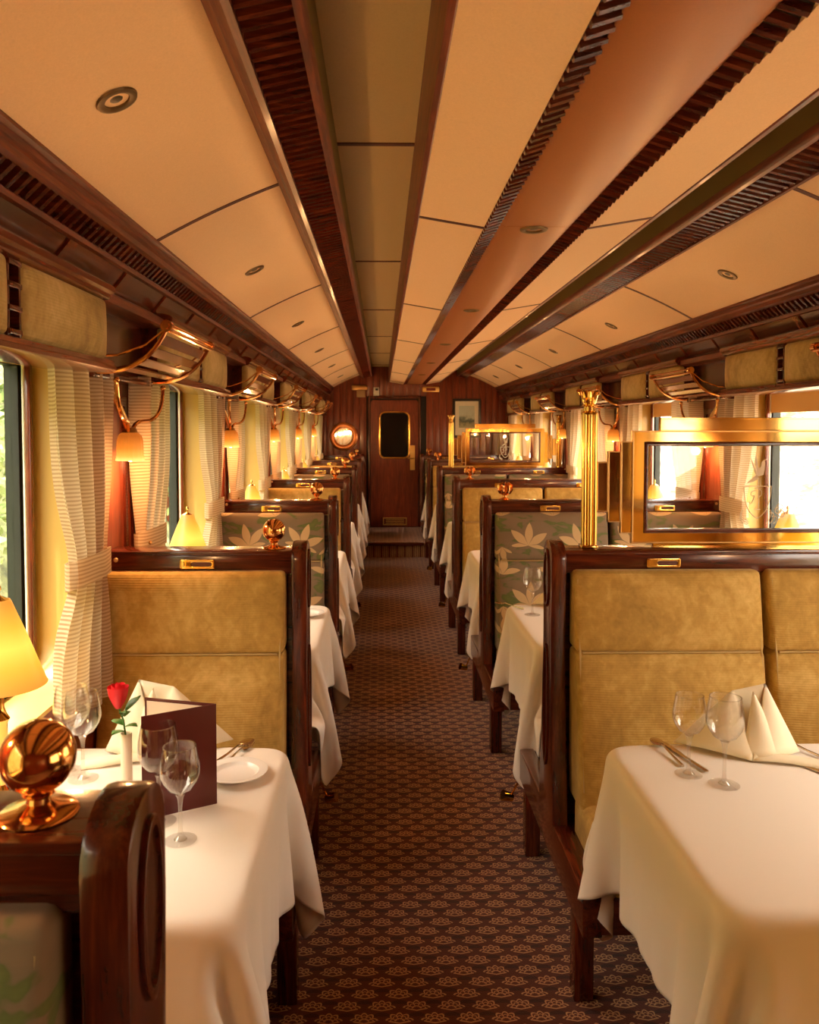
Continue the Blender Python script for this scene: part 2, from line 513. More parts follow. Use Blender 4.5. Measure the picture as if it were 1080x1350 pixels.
# ------------------------------------------------------------------ side walls, windows
def h_(a): return .876 - a * a / 4.12
HALF = .60
WIN = [b for b in BAY if b - HALF > Y0]
WZ0, WZ1 = .86, 1.80
for side in (0, 1):
    w = struct('wall_left' if side == 0 else 'wall_right')
    F = side == 1
    part(w, 'lower_wall', MB(F).box(-1.06, -WALL, Y0, Y1, 0, WZ0), PW)
    part(w, 'upper_wall', MB(F).box(-1.06, -WALL, Y0, Y1, WZ1, 2.24), PW)
    part(w, 'ledge', MB(F).box(-WALL - .01, -WALL + .018, Y0, Y1, WZ0 - .075, WZ0 - .045), WY, .004)
    edges = [Y0] + [q for b in WIN for q in (b - HALF, b + HALF)] + [Y1]
    for k in range(0, len(edges), 2):
        a, b = edges[k], edges[k + 1]
        if b - a < .02: continue
        part(w, 'pier', MB(F).box(-1.06, -WALL, a, b, WZ0, WZ1), PW)
        for yy in (a + .02, b - .045):
            if b - a > .4: part(w, 'pier_moulding', MB(F).box(-WALL, -WALL + .014, yy, yy + .025, WZ0, WZ1 - .05), WZ, .004)
        if b - a > .4:
            part(w, 'pier_panel', MB(F).ring(rrect(a + .10, b - .10, 1.0, 1.70, .004, 1), rrect(a + .125, b - .125, 1.03, 1.67, .004, 1), -WALL, -WALL + .009), WZ)
    for k, b in enumerate(WIN):
        n = k + 1 + (8 if side else 0)
        wi = struct('window_%d' % n, (sx(side, -WALL), b, .86))
        out = rrect(b - HALF, b + HALF, WZ0, WZ1, .14, rt=.03); inn = rrect(b - HALF + .012, b + HALF - .012, WZ0 + .012, WZ1 - .012, .132, rt=.022)
        part(wi, 'window_reveal', MB(F).ring(out, inn, -1.04, -WALL + .006), REVEAL)
        sq = rrect(b - HALF, b + HALF, WZ0, WZ1, .002)
        part(wi, 'corner_fillet', MB(F).ring(sq, out, -1.03, -WALL + .002), WZ)
        a0 = rrect(b - HALF + .012, b + HALF - .012, WZ0 + .012, WZ1 - .012, .13, rt=.02); a1 = rrect(b - HALF + .06, b + HALF - .06, WZ0 + .06, WZ1 - .03, .06, rt=.01)
        part(wi, 'window_frame', MB(F).ring(a0, a1, -1.045, -1.005), WINFRAME, .003)
        part(wi, 'window_pane', MB(F).prism(a1, -1.028, -1.022), PANE)
        m = MB(F)
        for yy in (b - HALF + .075, b + HALF - .075): m.tube([(-.985, yy, WZ0 + .05), (-.985, yy, WZ1 - .02)], .004, 6)
        part(wi, 'blind_cord', m, WHITEP)
        m = MB(F)
        for yy in (b - HALF + .035, b + HALF - .055): m.box(-.998, -.975, yy, yy + .02, WZ0 + .04, WZ1 - .02)
        part(wi, 'blind_channel', m, BZ, .003)
        part(wi, 'roller_blind', MB(F).box(-.992, -.986, b - HALF + .06, b + HALF - .06, WZ1 - (.03 if side == 0 else .13), WZ1 - .01), Mat('blind_cloth', (.70, .42, .16), .8).m if k == 0 and side == 0 else bpy.data.materials['blind_cloth'])

# ------------------------------------------------------------------ ceiling
ce = struct('ceiling')
def arc_sheet(a0, a1, y0, y1, up=0.0, n=10, F=False, t=.008):
    pts = [(MX - (a0 + (a1 - a0) * i / n), EYE + h_(a0 + (a1 - a0) * i / n) + up) for i in range(n + 1)]
    pts += [(x, z + t) for x, z in pts[::-1]]
    return MB(F).prism(pts, y0, y1, 1)
bounds = [Y0] + SEAMS + [Y1]
for i in range(len(bounds) - 1):
    y0, y1 = bounds[i] + .010, bounds[i + 1] - .010
    if i == 0: y0 -= .010
    if y1 - y0 < .05: continue
    for F in (False, True):
        part(ce, 'ceiling_panel', arc_sheet(1.15, .775, y0, y1, F=F), CEIL)
        part(ce, 'ceiling_panel', MB(F).prism([(.101, EYE + .85), (-.14, EYE + .85), (-.14, EYE + .86), (.101, EYE + .86)], y0, y1, 1), CEIL2)
        part(ce, 'ceiling_panel', MB(F).prism([(.108, EYE + .636), (.31, EYE + .602), (.31, EYE + .612), (.108, EYE + .646)], y0, y1, 1), CEIL)
    part(ce, 'duct_panel', MB().prism([(.357, EYE + .614), (.375, EYE + .606), (.56, EYE + .606), (.578, EYE + .614), (.578, EYE + .63), (.357, EYE + .63)], y0 - .0085, y1 + .0085, 1), DUCT)
for F in (False, True):
    for y in SEAMS:
        part(ce, 'seam_strip', arc_sheet(1.15, .775, y - .011, y + .011, -.002, F=F, t=.012), SEAMW)
        part(ce, 'seam_strip', MB(F).box(-.14, .101, y - .011, y + .011, EYE + .847, EYE + .862), SEAMW)
        part(ce, 'seam_strip', MB(F).prism([(.108, EYE + .634), (.31, EYE + .600), (.31, EYE + .612), (.108, EYE + .646)], y - .010, y + .010, 1), SEAMW)
# roof shell above everything
m = MB()
n = 24
pts = [(MX - 1.53 + 3.06 * i / n, EYE + .98 - (1.53 - 3.06 * i / n) ** 2 / 6.9) for i in range(n + 1)]
m.prism(pts + [(x, z + .04) for x, z in pts[::-1]], Y0 - .1, Y1 + .1, 1)
roof = smesh('roof', m, DARK)

# mouldings and grilles running along the carriage
SLAT_END = 3.7
trim_n = [2]
def grille(F, p0, p1, mat, name, width=.021, pitch=.04, depth=.010, back=.004):
    """slats laid across between p0 and p1 (x,z), one after the other along the carriage"""
    t = struct('trim_%d' % trim_n[0]); trim_n[0] += 1
    (xa, za), (xb, zb) = p0, p1
    L = math.hypot(xb - xa, zb - za); nx, nz = (zb - za) / L, -(xb - xa) / L
    if nz > 0: nx, nz = -nx, -nz
    def quad(d0, d1):
        return [(xa + nx * d0, za + nz * d0), (xb + nx * d0, zb + nz * d0), (xb + nx * d1, zb + nz * d1), (xa + nx * d1, za + nz * d1)]
    part(t, 'grille_backing', MB(F).prism(quad(-.004, -.012), Y0, Y1, 1), DARK)
    def slat(m, y):
        q0 = quad(0, -.006)
        w2 = width / 2
        prof = [(-w2, -.004), (-w2 * .8, depth * .7), (0, depth), (w2 * .8, depth * .7), (w2, -.004)]
        vs = []
        for (x, z) in ((xa, za), (xb, zb)):
            for (dy, dd) in prof: vs.append((x + nx * dd, y + dy, z + nz * dd))
        m.add(vs, [(0, 1, 6, 5), (1, 2, 7, 6), (2, 3, 8, 7), (3, 4, 9, 8), (4, 0, 5, 9), (0, 4, 3, 2, 1), (5, 6, 7, 8, 9)])
        return m
    ys = [.75 + pitch * i for i in range(int((Y1 - .75) / pitch))]
    near = [y for y in ys if y < SLAT_END]; far = [y for y in ys if y >= SLAT_END]
    me = slat(MB(F), 0).mesh('slat', mat, True, (0, 0, 0))
    for y in near: link('slat', me, t, (0, y, 0))
    m = MB(F)
    for y in far: slat(m, y)
    o = part(t, 'slat', m, mat); o['kind'] = 'stuff'
    return t
def E(x, h): return (x, EYE + h)
for F in (False, True):
    # beam between the outer arc and the olive strip
    t = grille(F, E(-.246, .700), E(-.150, .722), WX, 'beam')
    part(t, 'beam_board', MB(F).prism([E(-.262, .694), E(-.130, .724), E(-.130, .86), E(-.30, .78)][::1], Y0, Y1, 1), MOULD) if False else None
    part(t, 'moulding', MB(F).prism([E(-.312, .745), E(-.306, .722), E(-.292, .716), E(-.284, .704), E(-.270, .700), E(-.262, .690), E(-.246, .688), E(-.246, .73), E(-.30, .775)], Y0, Y1, 1), MOULD)
    part(t, 'edge_strip', MB(F).prism([E(-.150, .714), E(-.140, .716), E(-.132, .722), E(-.132, .86), E(-.150, .86)], Y0, Y1, 1), OLIVE)
    part(t, 'edge_moulding', MB(F).prism([E(-.150, .712), E(-.136, .714), E(-.130, .722), E(-.130, .742), E(-.150, .742)], Y0, Y1, 1), MOULD)
    # side of the dropped centre section
    t = struct('trim_%d' % trim_n[0]); trim_n[0] += 1
    part(t, 'moulding', MB(F).prism([E(.100, .632), E(.112, .632), E(.122, .640), E(.112, .66), E(.112, .86), E(.100, .86)], Y0, Y1, 1), MOULD)
    # narrow vents beside the duct
    t = grille(F, E(.312, .604), E(.357, .618), WX, 'duct', width=.018, pitch=.038)
    # cove under the outer arc
    t = grille(F, E(-.738, .470), E(-.702, .505), WX, 'cove', depth=.012)
    part(t, 'moulding', MB(F).prism([E(-.672, .572), E(-.672, .552), E(-.684, .548), E(-.684, .535), E(-.692, .528), E(-.692, .512), E(-.704, .505), E(-.74, .56), E(-.70, .58)], Y0, Y1, 1), MOULD)
    part(t, 'bead_rail', MB(F).prism([E(-.736, .470), E(-.728, .462), E(-.730, .450), E(-.742, .448), E(-.75, .465)], Y0, Y1, 1), MOULD)
    # leaning frieze boards with ribs
    t = struct('trim_%d' % trim_n[0]); trim_n[0] += 1
    step = PITCH / 4; y = FR[0] - step * 8 - .09
    pm = MB(F).prism([E(-.743, .455), E(-.800, .385), E(-.815, .395), E(-.758, .465)], .012, step - .042, 1).mesh('frieze_board', WY)
    rm = MB(F).prism([E(-.738, .452), E(-.794, .383), E(-.815, .395), E(-.758, .465)], -.042, 0.012, 1).mesh('frieze_rib', BX)
    bm_ = MB(F).prism([E(-.760, .458), E(-.818, .388), E(-.83, .40), E(-.775, .472)], Y0, Y1, 1)
    part(t, 'frieze_back', bm_, DARK)
    while y < Y1 - .1:
        yy1 = min(step, Y1 - y)
        if yy1 > step - .01: link('frieze_board', pm, t, (0, y, 0))
        link('frieze_rib', rm, t, (0, y, 0))
        y += step
    part(t, 'wall_cap', MB(F).prism([E(-.80, .40), E(-.76, .375), E(-.76, .35), E(-.775, .345), E(-.875, .345), E(-.875, .40)], Y0, Y1, 1), MOULD)

# ------------------------------------------------------------------ end walls
ew = struct('wall_back', (0, Y1, 0))
m = MB().box(-1.06, 2 * MX + 1.06, Y1 + .012, Y1 + .10, 0, 2.6)
part(ew, 'wall_core', m, DARK, base=(0, Y1, 0))
bw = .094; x = -WALL
DX0, DX1, DZ1 = -.155, .525, 2.0
bmesh_cache = {}
while x < 2 * MX + WALL - .01:
    x1 = min(x + bw, 2 * MX + WALL)
    z0 = .18
    if x1 > DX0 - .03 and x < DX1 + .03: z0 = DZ1 + .035
    mb = MB().box(x + .002, x1 - .002, Y1 - .002, Y1 + .014, z0, 2.5)
    part(ew, 'board', mb, PW, .003, base=(0, Y1, 0))
    x = x1
dr = struct('door_1', (0, Y1, 0))
B0 = (0, Y1, 0)
part(dr, 'door_frame', MB().ring([(DX0 - .035, .18), (DX1 + .035, .18), (DX1 + .035, DZ1 + .04), (DX0 - .035, DZ1 + .04)], [(DX0, .181), (DX1, .181), (DX1, DZ1), (DX0, DZ1)], Y1 - .03, Y1 + .02, 1), WZ, .005, base=B0)
wo = rrect(-.035, .405, 1.15, 1.82, .09); wi_ = rrect(-.015, .385, 1.17, 1.80, .075)
def hole_panel(outer, inner, a0, a1):
    n = len(inner)
    return MB().ring(outer, inner, a0, a1, 1)
oo = []
for (px, pz) in wo:
    dx, dz = px - .185, pz - 1.485
    cx = (DX0 + DX1) / 2; hw, lo, hi = (DX1 - DX0) / 2 - .004, 1.1, 1.98
    s = min(((hw) / abs(dx)) if abs(dx) > 1e-6 else 9, ((1.98 - 1.485) / abs(dz)) if dz > 0 else ((1.485 - 1.1) / abs(dz)) if abs(dz) > 1e-6 else 9)
    oo.append((cx + dx * s, 1.485 + dz * s))
part(dr, 'door_leaf', MB().ring(oo, wo, Y1 - .012, Y1 + .012, 1).box(DX0 + .004, DX1 - .004, Y1 - .012, Y1 + .012, .185, 1.1), PW, base=B0)
part(dr, 'door_glass', MB().prism(wi_, Y1 - .002, Y1 + .004, 1), NIGHT, base=B0)
part(dr, 'glass_trim', MB().ring(wo, wi_, Y1 - .022, Y1 + .004, 1), BRASS, .002, base=B0)
part(dr, 'handle_plate', MB().rbox(.405, .475, Y1 - .020, Y1 - .012, .99, 1.34, .003, 1), SATINB, base=B0)
part(dr, 'door_handle', MB().tube([(.44, Y1 - .02, 1.16), (.44, Y1 - .06, 1.16), (.37, Y1 - .065, 1.16)], .010, 8), SATINB, base=B0)
m = MB().ring([(.02, .205), (.36, .205), (.36, .315), (.02, .315)], [(.035, .22), (.345, .22), (.345, .30), (.035, .30)], Y1 - .022, Y1 - .012, 1)
part(dr, 'vent_frame', m, SATINB, .002, base=B0)
for q in range(3):
    part(dr, 'vent_bar', MB().box(.06, .32, Y1 - .024, Y1 - .012, .230 + q * .024, .240 + q * .024), SATINB, base=B0)
rw = smesh('wall_front', MB().box(-1.06, 2 * MX + 1.06, Y0 - .08, Y0, 0, 2.6), PW)  # unseen wall, set close behind the camera to darken the foreground

# things hung on the end wall
t = thing('porthole_mirror', 'round mirror in a broad copper frame on the end wall beside the door', 'mirror', (-.535, Y1, 1.465))
m = MB()
prof = [(.118, -.004), (.125, .018), (.15, .030), (.18, .028), (.200, .012), (.203, -.006)]
m.grid(lambda u, v: ((lambda a, k, f: (-.535 + (prof[k][0] * (1 - f) + prof[min(k + 1, 5)][0] * f) * math.cos(a), Y1 - .006 - (prof[k][1] * (1 - f) + prof[min(k + 1, 5)][1] * f), 1.465 + (prof[k][0] * (1 - f) + prof[min(k + 1, 5)][0] * f) * math.sin(a)))(2 * PI * u, min(int(v * 5), 5), v * 5 - min(int(v * 5), 5))), 48, 5)
part(t, 'mirror_frame', m, Mat('copper_frame', (.75, .27, .09), .28, .6).m)
c_ = [(-.535 + .122 * math.cos(2 * PI * i / 40), 1.465 + .122 * math.sin(2 * PI * i / 40)) for i in range(40)]
part(t, 'mirror_glass', MB().prism(c_, Y1 - .012, Y1 - .004, 1), MIRROR)
for q in range(6):
    a = 2 * PI * q / 6 + .3
    part(t, 'screw', MB().sphere((-.535 + .185 * math.cos(a), Y1 - .035, 1.465 + .185 * math.sin(a)), .007, 8, 5), OLDBRASS)
t = thing('wall_picture', 'dark-framed landscape print with a wide cream mount on the end wall', 'picture', (1.21, Y1, 1.72))
PX0, PX1, PZ0, PZ1 = 1.01, 1.41, 1.45, 2.0
part(t, 'picture_frame', MB().ring([(PX0, PZ0), (PX1, PZ0), (PX1, PZ1), (PX0, PZ1)], [(PX0 + .035, PZ0 + .035), (PX1 - .035, PZ0 + .035), (PX1 - .035, PZ1 - .035), (PX0 + .035, PZ1 - .035)], Y1 - .03, Y1 - .002, 1), Mat('black_frame', (.03, .018, .012), .3).m, .004)
part(t, 'mount', MB().box(PX0 + .03, PX1 - .03, Y1 - .012, Y1 - .004, PZ0 + .03, PZ1 - .03), Mat('cream_mount', (.82, .72, .52), .8).m)
pm = Mat('landscape_print', rough=.7)
px_, py_, pz_ = pm.xyz()
nn = pm.noise(pm.mapping(pm.coords(), (1, 1, 1)), 16, 5, .6)
hgt = (pz_ * 5.0 + .55) + (nn - .5) * 1.1
pm.col(pm.ramp(hgt, [(.05, (.40, .36, .20)), (.35, (.10, .12, .08)), (.55, (.22, .25, .18)), (.68, (.50, .50, .36)), (.9, (.55, .58, .46))]))
part(t, 'print', MB().box(PX0 + .09, PX1 - .09, Y1 - .015, Y1 - .012, PZ0 + .14, PZ1 - .10), pm.m)
t = thing('exit_sign', 'small brass sign with a red face high on the end wall', 'sign', (.70, Y1, 2.13))
part(t, 'plate', MB().rbox(.58, .82, Y1 - .02, Y1 - .002, 2.095, 2.17, .012, 2), SATINB)
part(t, 'sign_face', MB().box(.635, .765, Y1 - .023, Y1 - .02, 2.112, 2.152), REDEXIT)
t = thing('card_plate', 'white notice holder above the door on the end wall', 'notice', (-.07, Y1, 2.1))
part(t, 'plate', MB().rbox(-.115, -.03, Y1 - .02, Y1 - .002, 2.02, 2.16, .006, 2), WHITEP)
part(t, 'window', MB().box(-.085, -.045, Y1 - .022, Y1 - .02, 2.115, 2.145), BLACK)
t = thing('wall_box', 'brass fitting on a wooden block high beside the white notice', 'fitting', (-.33, Y1, 2.12))
part(t, 'cover', MB().rbox(-.42, -.20, Y1 - .06, Y1 - .002, 2.12, 2.19, .01, 2), OLDBRASS)
part(t, 'block', MB().rbox(-.35, -.23, Y1 - .04, Y1 - .002, 2.02, 2.12, .005, 2), Mat('pale_block', (.45, .26, .10), .5).m)

# ------------------------------------------------------------------ ceiling lights
def downlight(loc, nx=0.0):
    t = thing('ceiling_downlight', '', 'ceiling light', loc)
    t.rotation_euler = (0, nx, 0)
    part(t, 'trim_ring', MB().lathe([(.025, .004), (.026, -.003), (.034, -.006), (.041, -.004), (.043, 0), (.027, .006), (.025, .004)], 28), Mat('bronze_ring', (.20, .13, .06), .4, .8).m, base=(0, 0, 0))
    part(t, 'lens', MB().lathe([(.0001, .0), (.010, -.001), (.017, .003), (.026, .003)], 20, wave=lambda a, v: 1 + .05 * math.cos(8 * a) * v), Mat('dim_lens', (.14, .11, .07), .3, .5).m, base=(0, 0, 0))
    return t
dl0 = None
for k in range(6):
    for q, (side, a) in enumerate(((0, .985), (1, -.985))):
        y = 1.64 + PITCH * k if side == 0 else 1.70 + PITCH * k
        loc = (MX - a, y, EYE + h_(.985) - .001)
        slope = math.atan(2 * .985 / 4.12) * (-1 if side == 0 else 1)
        lab = 'dim round brass downlight in the %s curved cream ceiling panel over the %s' % (ORD[k], SIDE[side])
        if dl0 is None: dl0 = downlight(loc); o = dl0; o['label'] = lab
        else: o = copy_tree(dl0, loc, lab)
        o.rotation_euler = (0, slope, 0); o['group'] = 'downlights in the curved ceiling panels'
for k in range(5):
    o = copy_tree(dl0, (MX, 2.53 + PITCH * k, EYE + .605), 'dim round brass downlight, %s along the brown central duct' % ORD[k])
    o.rotation_euler = (0, 0, 0); o['group'] = 'downlights in the brown duct'

# ------------------------------------------------------------------ pelmets with padded panels
def make_pelmet(side, k):
    F = side == 1; c = BAY[k] - .035
    t = thing('pelmet', 'padded gold velvet pelmet above the %s window on the %s' % (ORD[k - 2] if k > 1 else 'rear', SIDE[side]), 'pelmet', (sx(side, -.80), c, 1.75), 'pelmets above the windows')
    y0, y1 = c - .565, c + .565
    part(t, 'bottom_rail', MB(F).prism([(-.87, 1.75), (-.742, 1.75), (-.728, 1.756), (-.728, 1.766), (-.736, 1.770), (-.736, 1.780), (-.75, 1.786), (-.87, 1.786)], y0, y1, 1), BY)
    part(t, 'top_rail', MB(F).prism([(-.87, 1.948), (-.75, 1.948), (-.742, 1.954), (-.742, 1.962), (-.730, 1.968), (-.730, 1.982), (-.738, 1.990), (-.76, 1.996), (-.87, 1.996)], y0, y1, 1), BY)
    part(t, 'backboard', MB(F).box(-.87, -.775, y0 + .01, y1 - .01, 1.78, 1.95), WY)
    for (a, b) in ((c - .56, c - .035), (c + .035, c + .56)):
        def w(x, y, z, a=a, b=b):
            u = (y - (a + b) / 2) / ((b - a) / 2); v = (z - 1.867) / .085
            bul = max(0, 1 - u ** 4) * max(0, 1 - v * v) * .018
            return (x + (bul if x > -.77 else 0), y, z)
        part(t, 'pad', MB(F).rbox(-.79, -.752, a, b, 1.786, 1.948, .014, 3, w, 6), PADV)
    m = MB(F)
    for zz in (1.79, 1.838, 1.886, 1.932): m.box(-.775, -.752, c - .03, c + .03, zz, zz + .012)
    m.box(-.775, -.756, c - .032, c - .022, 1.786, 1.948); m.box(-.775, -.756, c + .022, c + .032, 1.786, 1.948)
    part(t, 'bracket_fretwork', m, WX, .002)
    return t
PADV = VELVET.copy(); PADV.name = 'olive_gold_velvet'
for nd in PADV.node_tree.nodes:
    if nd.type == 'VALTORGB':
        nd.color_ramp.elements[0].color = (.30, .20, .06, 1); nd.color_ramp.elements[1].color = (.50, .36, .12, 1); nd.color_ramp.elements[2].color = (.68, .52, .23, 1)
for side in (0, 1):
    t0 = make_pelmet(side, 2)
    for k in range(3, 8):
        copy_tree(t0, (sx(side, -.80), BAY[k] - .035, 1.75), 'padded gold velvet pelmet above the %s window on the %s' % (ORD[k - 2], SIDE[side]))
    copy_tree(t0, (sx(side, -.80), BAY[1] - .035, 1.75), 'padded gold velvet pelmet above the window behind the first on the %s' % SIDE[side])

# ------------------------------------------------------------------ luggage racks
def make_rack(side, k):
    F = side == 1; c = FR[k] - .02
    t = thing('luggage_rack', 'curved', 'luggage rack', (sx(side, -.80), c, 1.75), 'small luggage racks on the piers')
    def arc(u):   # u 0 at the wall, 1 at the tip
        P0, P1, P2 = Vector((-.815, 0, 1.757)), Vector((-.66, 0, 1.74)), Vector((-.600, 0, 1.880))
        p = P0 * (1 - u) ** 2 + P1 * 2 * u * (1 - u) + P2 * u * u
        return p
    for yy in (c - .28, c + .28):
        a = [arc(i / 12) for i in range(13)]
        part(t, 'end_bracket', MB(F).tube([(p.x, yy, p.z) for p in a], .0065, 8), COPPER)
        part(t, 'rosette', MB(F).tube([(-.600, yy - .012, 1.882), (-.600, yy + .012, 1.882)], .017, 14).tube([(-.600, yy - .018, 1.882), (-.600, yy + .018, 1.882)], .009, 10), COPPER)
        part(t, 'stay', MB(F).tube([(-.82, yy, 1.80), (-.74, yy, 1.802), (-.66, yy, 1.83), (-.604, yy, 1.876)], .0035, 6), COPPER)
    for dz, dx in ((.006, .0), (-.012, .006)):
        part(t, 'rail', MB(F).tube([(-.600 + dx, c - .28, 1.882 + dz), (-.600 + dx, c + .28, 1.882 + dz)], .006, 8), COPPER)
    for u in (.25, .45, .63, .80):
        p = arc(u); q = arc(u + .11); d = (q - p); nrm = Vector((-d.z, 0, d.x)).normalized() * .006
        pts = [(p.x, p.z), (q.x, q.z), (q.x + nrm.x, q.z + nrm.z), (p.x + nrm.x, p.z + nrm.z)]
        part(t, 'slat', MB(F).prism([(x, z + .004) for x, z in pts], c - .277, c + .277, 1), BY)
    part(t, 'back_board', MB(F).box(-.86, -.835, c - .29, c + .29, 1.755, 1.99), WY)
    part(t, 'lower_board', MB(F).box(-.87, -.80, c - .29, c + .29, 1.740, 1.758), WY, .004)
    return t
for side in (0, 1):
    t0 = make_rack(side, 1)
    for k in range(1, 6):
        lab = 'curved brass and wood luggage rack above the %s wall light on the %s' % (ORD[k - 1], SIDE[side])
        if k == 1: t0['label'] = lab
        else: copy_tree(t0, (sx(side, -.80), FR[k] - .02, 1.75), lab)

# ------------------------------------------------------------------ wall sconces
def point(loc, w, col, r=.02, parent=None):
    d = bpy.data.lights.new('bulb_light', 'POINT'); d.energy = w; d.color = col; d.shadow_soft_size = r
    o = bpy.data.objects.new('bulb_light', d); C.objects.link(o); o.location = loc
    return o
def bez(P, n=12):
    P = [Vector(p) for p in P]; out = []
    for i in range(n + 1):
        u = i / n; Q = P[:]
        while len(Q) > 1: Q = [Q[j] * (1 - u) + Q[j + 1] * u for j in range(len(Q) - 1)]
        out.append(Q[0][:])
    return out
def make_sconce(side, k):
    F = side == 1; c = FR[k] + .0; X = -.800
    t = thing('wall_sconce', 's', 'wall light', (sx(side, X), c, 1.535), 'tulip wall lights on the piers')
    part(t, 'back_plate', MB(F).rbox(-.87, -.862, c - .16, c - .09, 1.60, 1.75, .003, 2), OLDBRASS)
    part(t, 'stem', MB(F).tube([(-.862, c - .13, 1.73), (-.83, c - .12, 1.735), (-.815, c - .06, 1.665), (-.801, c, 1.585)], [.007, .008, .011, .012], 10), OLDBRASS)
    for s_ in (-1, 1):
        pts = bez([(X, c + s_ * .012, 1.575), (X + .01, c + s_ * .05, 1.67), (X + .03, c + s_ * .14, 1.57), (X + .04, c + s_ * .25, 1.64), (X + .04, c + s_ * .25, 1.735)], 16)
        part(t, 'arm', MB(F).tube(pts, .0065, 8).sphere(pts[-1], .010, 8, 6), COPPER)
    part(t, 'shade_holder', MB(F).lathe([(.010, .065), (.020, .060), (.026, .045), (.030, .035), (.028, .032)], 16, (X, c, 1.535)), OLDBRASS)
    prof = [(.014, .050), (.026, .047), (.035, .038), (.0395, .022), (.0405, 0), (.0405, -.022), (.0435, -.042)]
    m = MB(F).lathe(prof, 40, (X, c, 1.535), wave=lambda a, v: 1 + .03 * math.cos(18 * a) + .06 * v ** 4 * math.cos(6 * a))
    part(t, 'shade', m, TULIP)
    part(t, 'bulb', MB(F).sphere((X, c, 1.512), .017, 14, 10, (1, 1, 1.3)), BULB)
    return t
for side in (0, 1):
    t0 = make_sconce(side, 1)
    for k in range(1, 6):
        lab = 'lit amber tulip wall light on antler-like brass arms, %s pier of the %s' % (ORD[k - 1], SIDE[side])
        if k == 1: t0['label'] = lab
        else: copy_tree(t0, (sx(side, -.80), FR[k], 1.535), lab)
    copy_tree(t0, (sx(side, -.80), FR[0], 1.535), 'added unseen amber tulip wall light level with the nearest bench of the %s' % SIDE[side])  # out-of-view sconce added to keep the ceiling near the camera bright
    for k in range(0, 6):  # the first bulb of each row serves the added, unseen sconce
        point((sx(side, -.775), FR[k], 1.470), SCONCE_W, (1, .50, .19), .02)

# ------------------------------------------------------------------ curtains
def curtain_mb(F, edge, sgn, seed, W=.44):
    """edge = y of the pier-side edge; sgn = direction away from the pier"""
    rnd = random.Random(seed); ph = rnd.random() * 6
    zt, zb, zk = 1.775, .80, 1.20
    def fn(u, v):
        z = zt + (zb - zt) * v
        d = (z - zk)
        pinch = math.exp(-(d / .20) ** 2) if d > 0 else math.exp(-(d / .13) ** 2)
        wid = W * (1 - (.26 if sgn < 0 else .38) * pinch)
        shift = .01 * pinch
        y = edge + sgn * (shift + wid * u)
        amp = .022 * (1 - .55 * pinch)
        x = -.825 + amp * math.sin(u * 2 * PI * 4.0 + ph + .6 * math.sin(v * 5)) + .008 * math.sin(u * 23 + v * 4 + ph) - .02 * (u ** 2) * (1 - pinch)
        y += .012 * math.cos(u * 2 * PI * 4.0 + ph + .6 * math.sin(v * 5)) * (1 - .5 * pinch)
        return (x, y, z)
    return MB(F).grid(fn, 96, 48)
def make_curtain(side, k, sgn, label):
    F = side == 1; W = .36 if sgn < 0 else .46
    e = FR[k] + sgn * (.165 if sgn < 0 else .16)
    t = thing('curtain', label, 'curtain', (sx(side, -.825), e, 1.775), 'striped curtains beside the windows')
    o = part(t, 'drape', curtain_mb(F, e, sgn, 3 if sgn < 0 else 5, W), CURTAIN)
    def fn(u, v):
        a = 2 * PI * u
        w_ = W * (.74 if sgn < 0 else .62) / 2
        return (-.825 + .040 * math.cos(a), e + sgn * (.01 + w_) + (w_ + .012) * math.sin(a), 1.165 + .075 * v + .012 * math.cos(a))
    part(t, 'tieback', MB(F).grid(fn, 28, 3), TIE)
    part(t, 'tieback_button', MB(F).sphere((-.79, e + sgn * .02, 1.205), .007, 8, 6), OLDBRASS)
    return t
TIE = CURTAIN.copy(); TIE.name = 'striped_tieback'
for side in (0, 1):
    for sgn in (-1, 1):
        t0 = None
        for k in range(0, 7):
            if (k == 0 and sgn < 0) or (k == 6 and sgn > 0): continue
            w_ = k if sgn > 0 else k - 1
            lab = 'striped tied-back curtain at the %s end of the %s window on the %s' % ('far' if sgn < 0 else 'near', ORD[w_], SIDE[side])
            if t0 is None:
                t0 = make_curtain(side, k, sgn, lab); e0 = t0.location.y - FR[k]
            else: copy_tree(t0, (sx(side, -.825), FR[k] + e0, 1.775), lab)

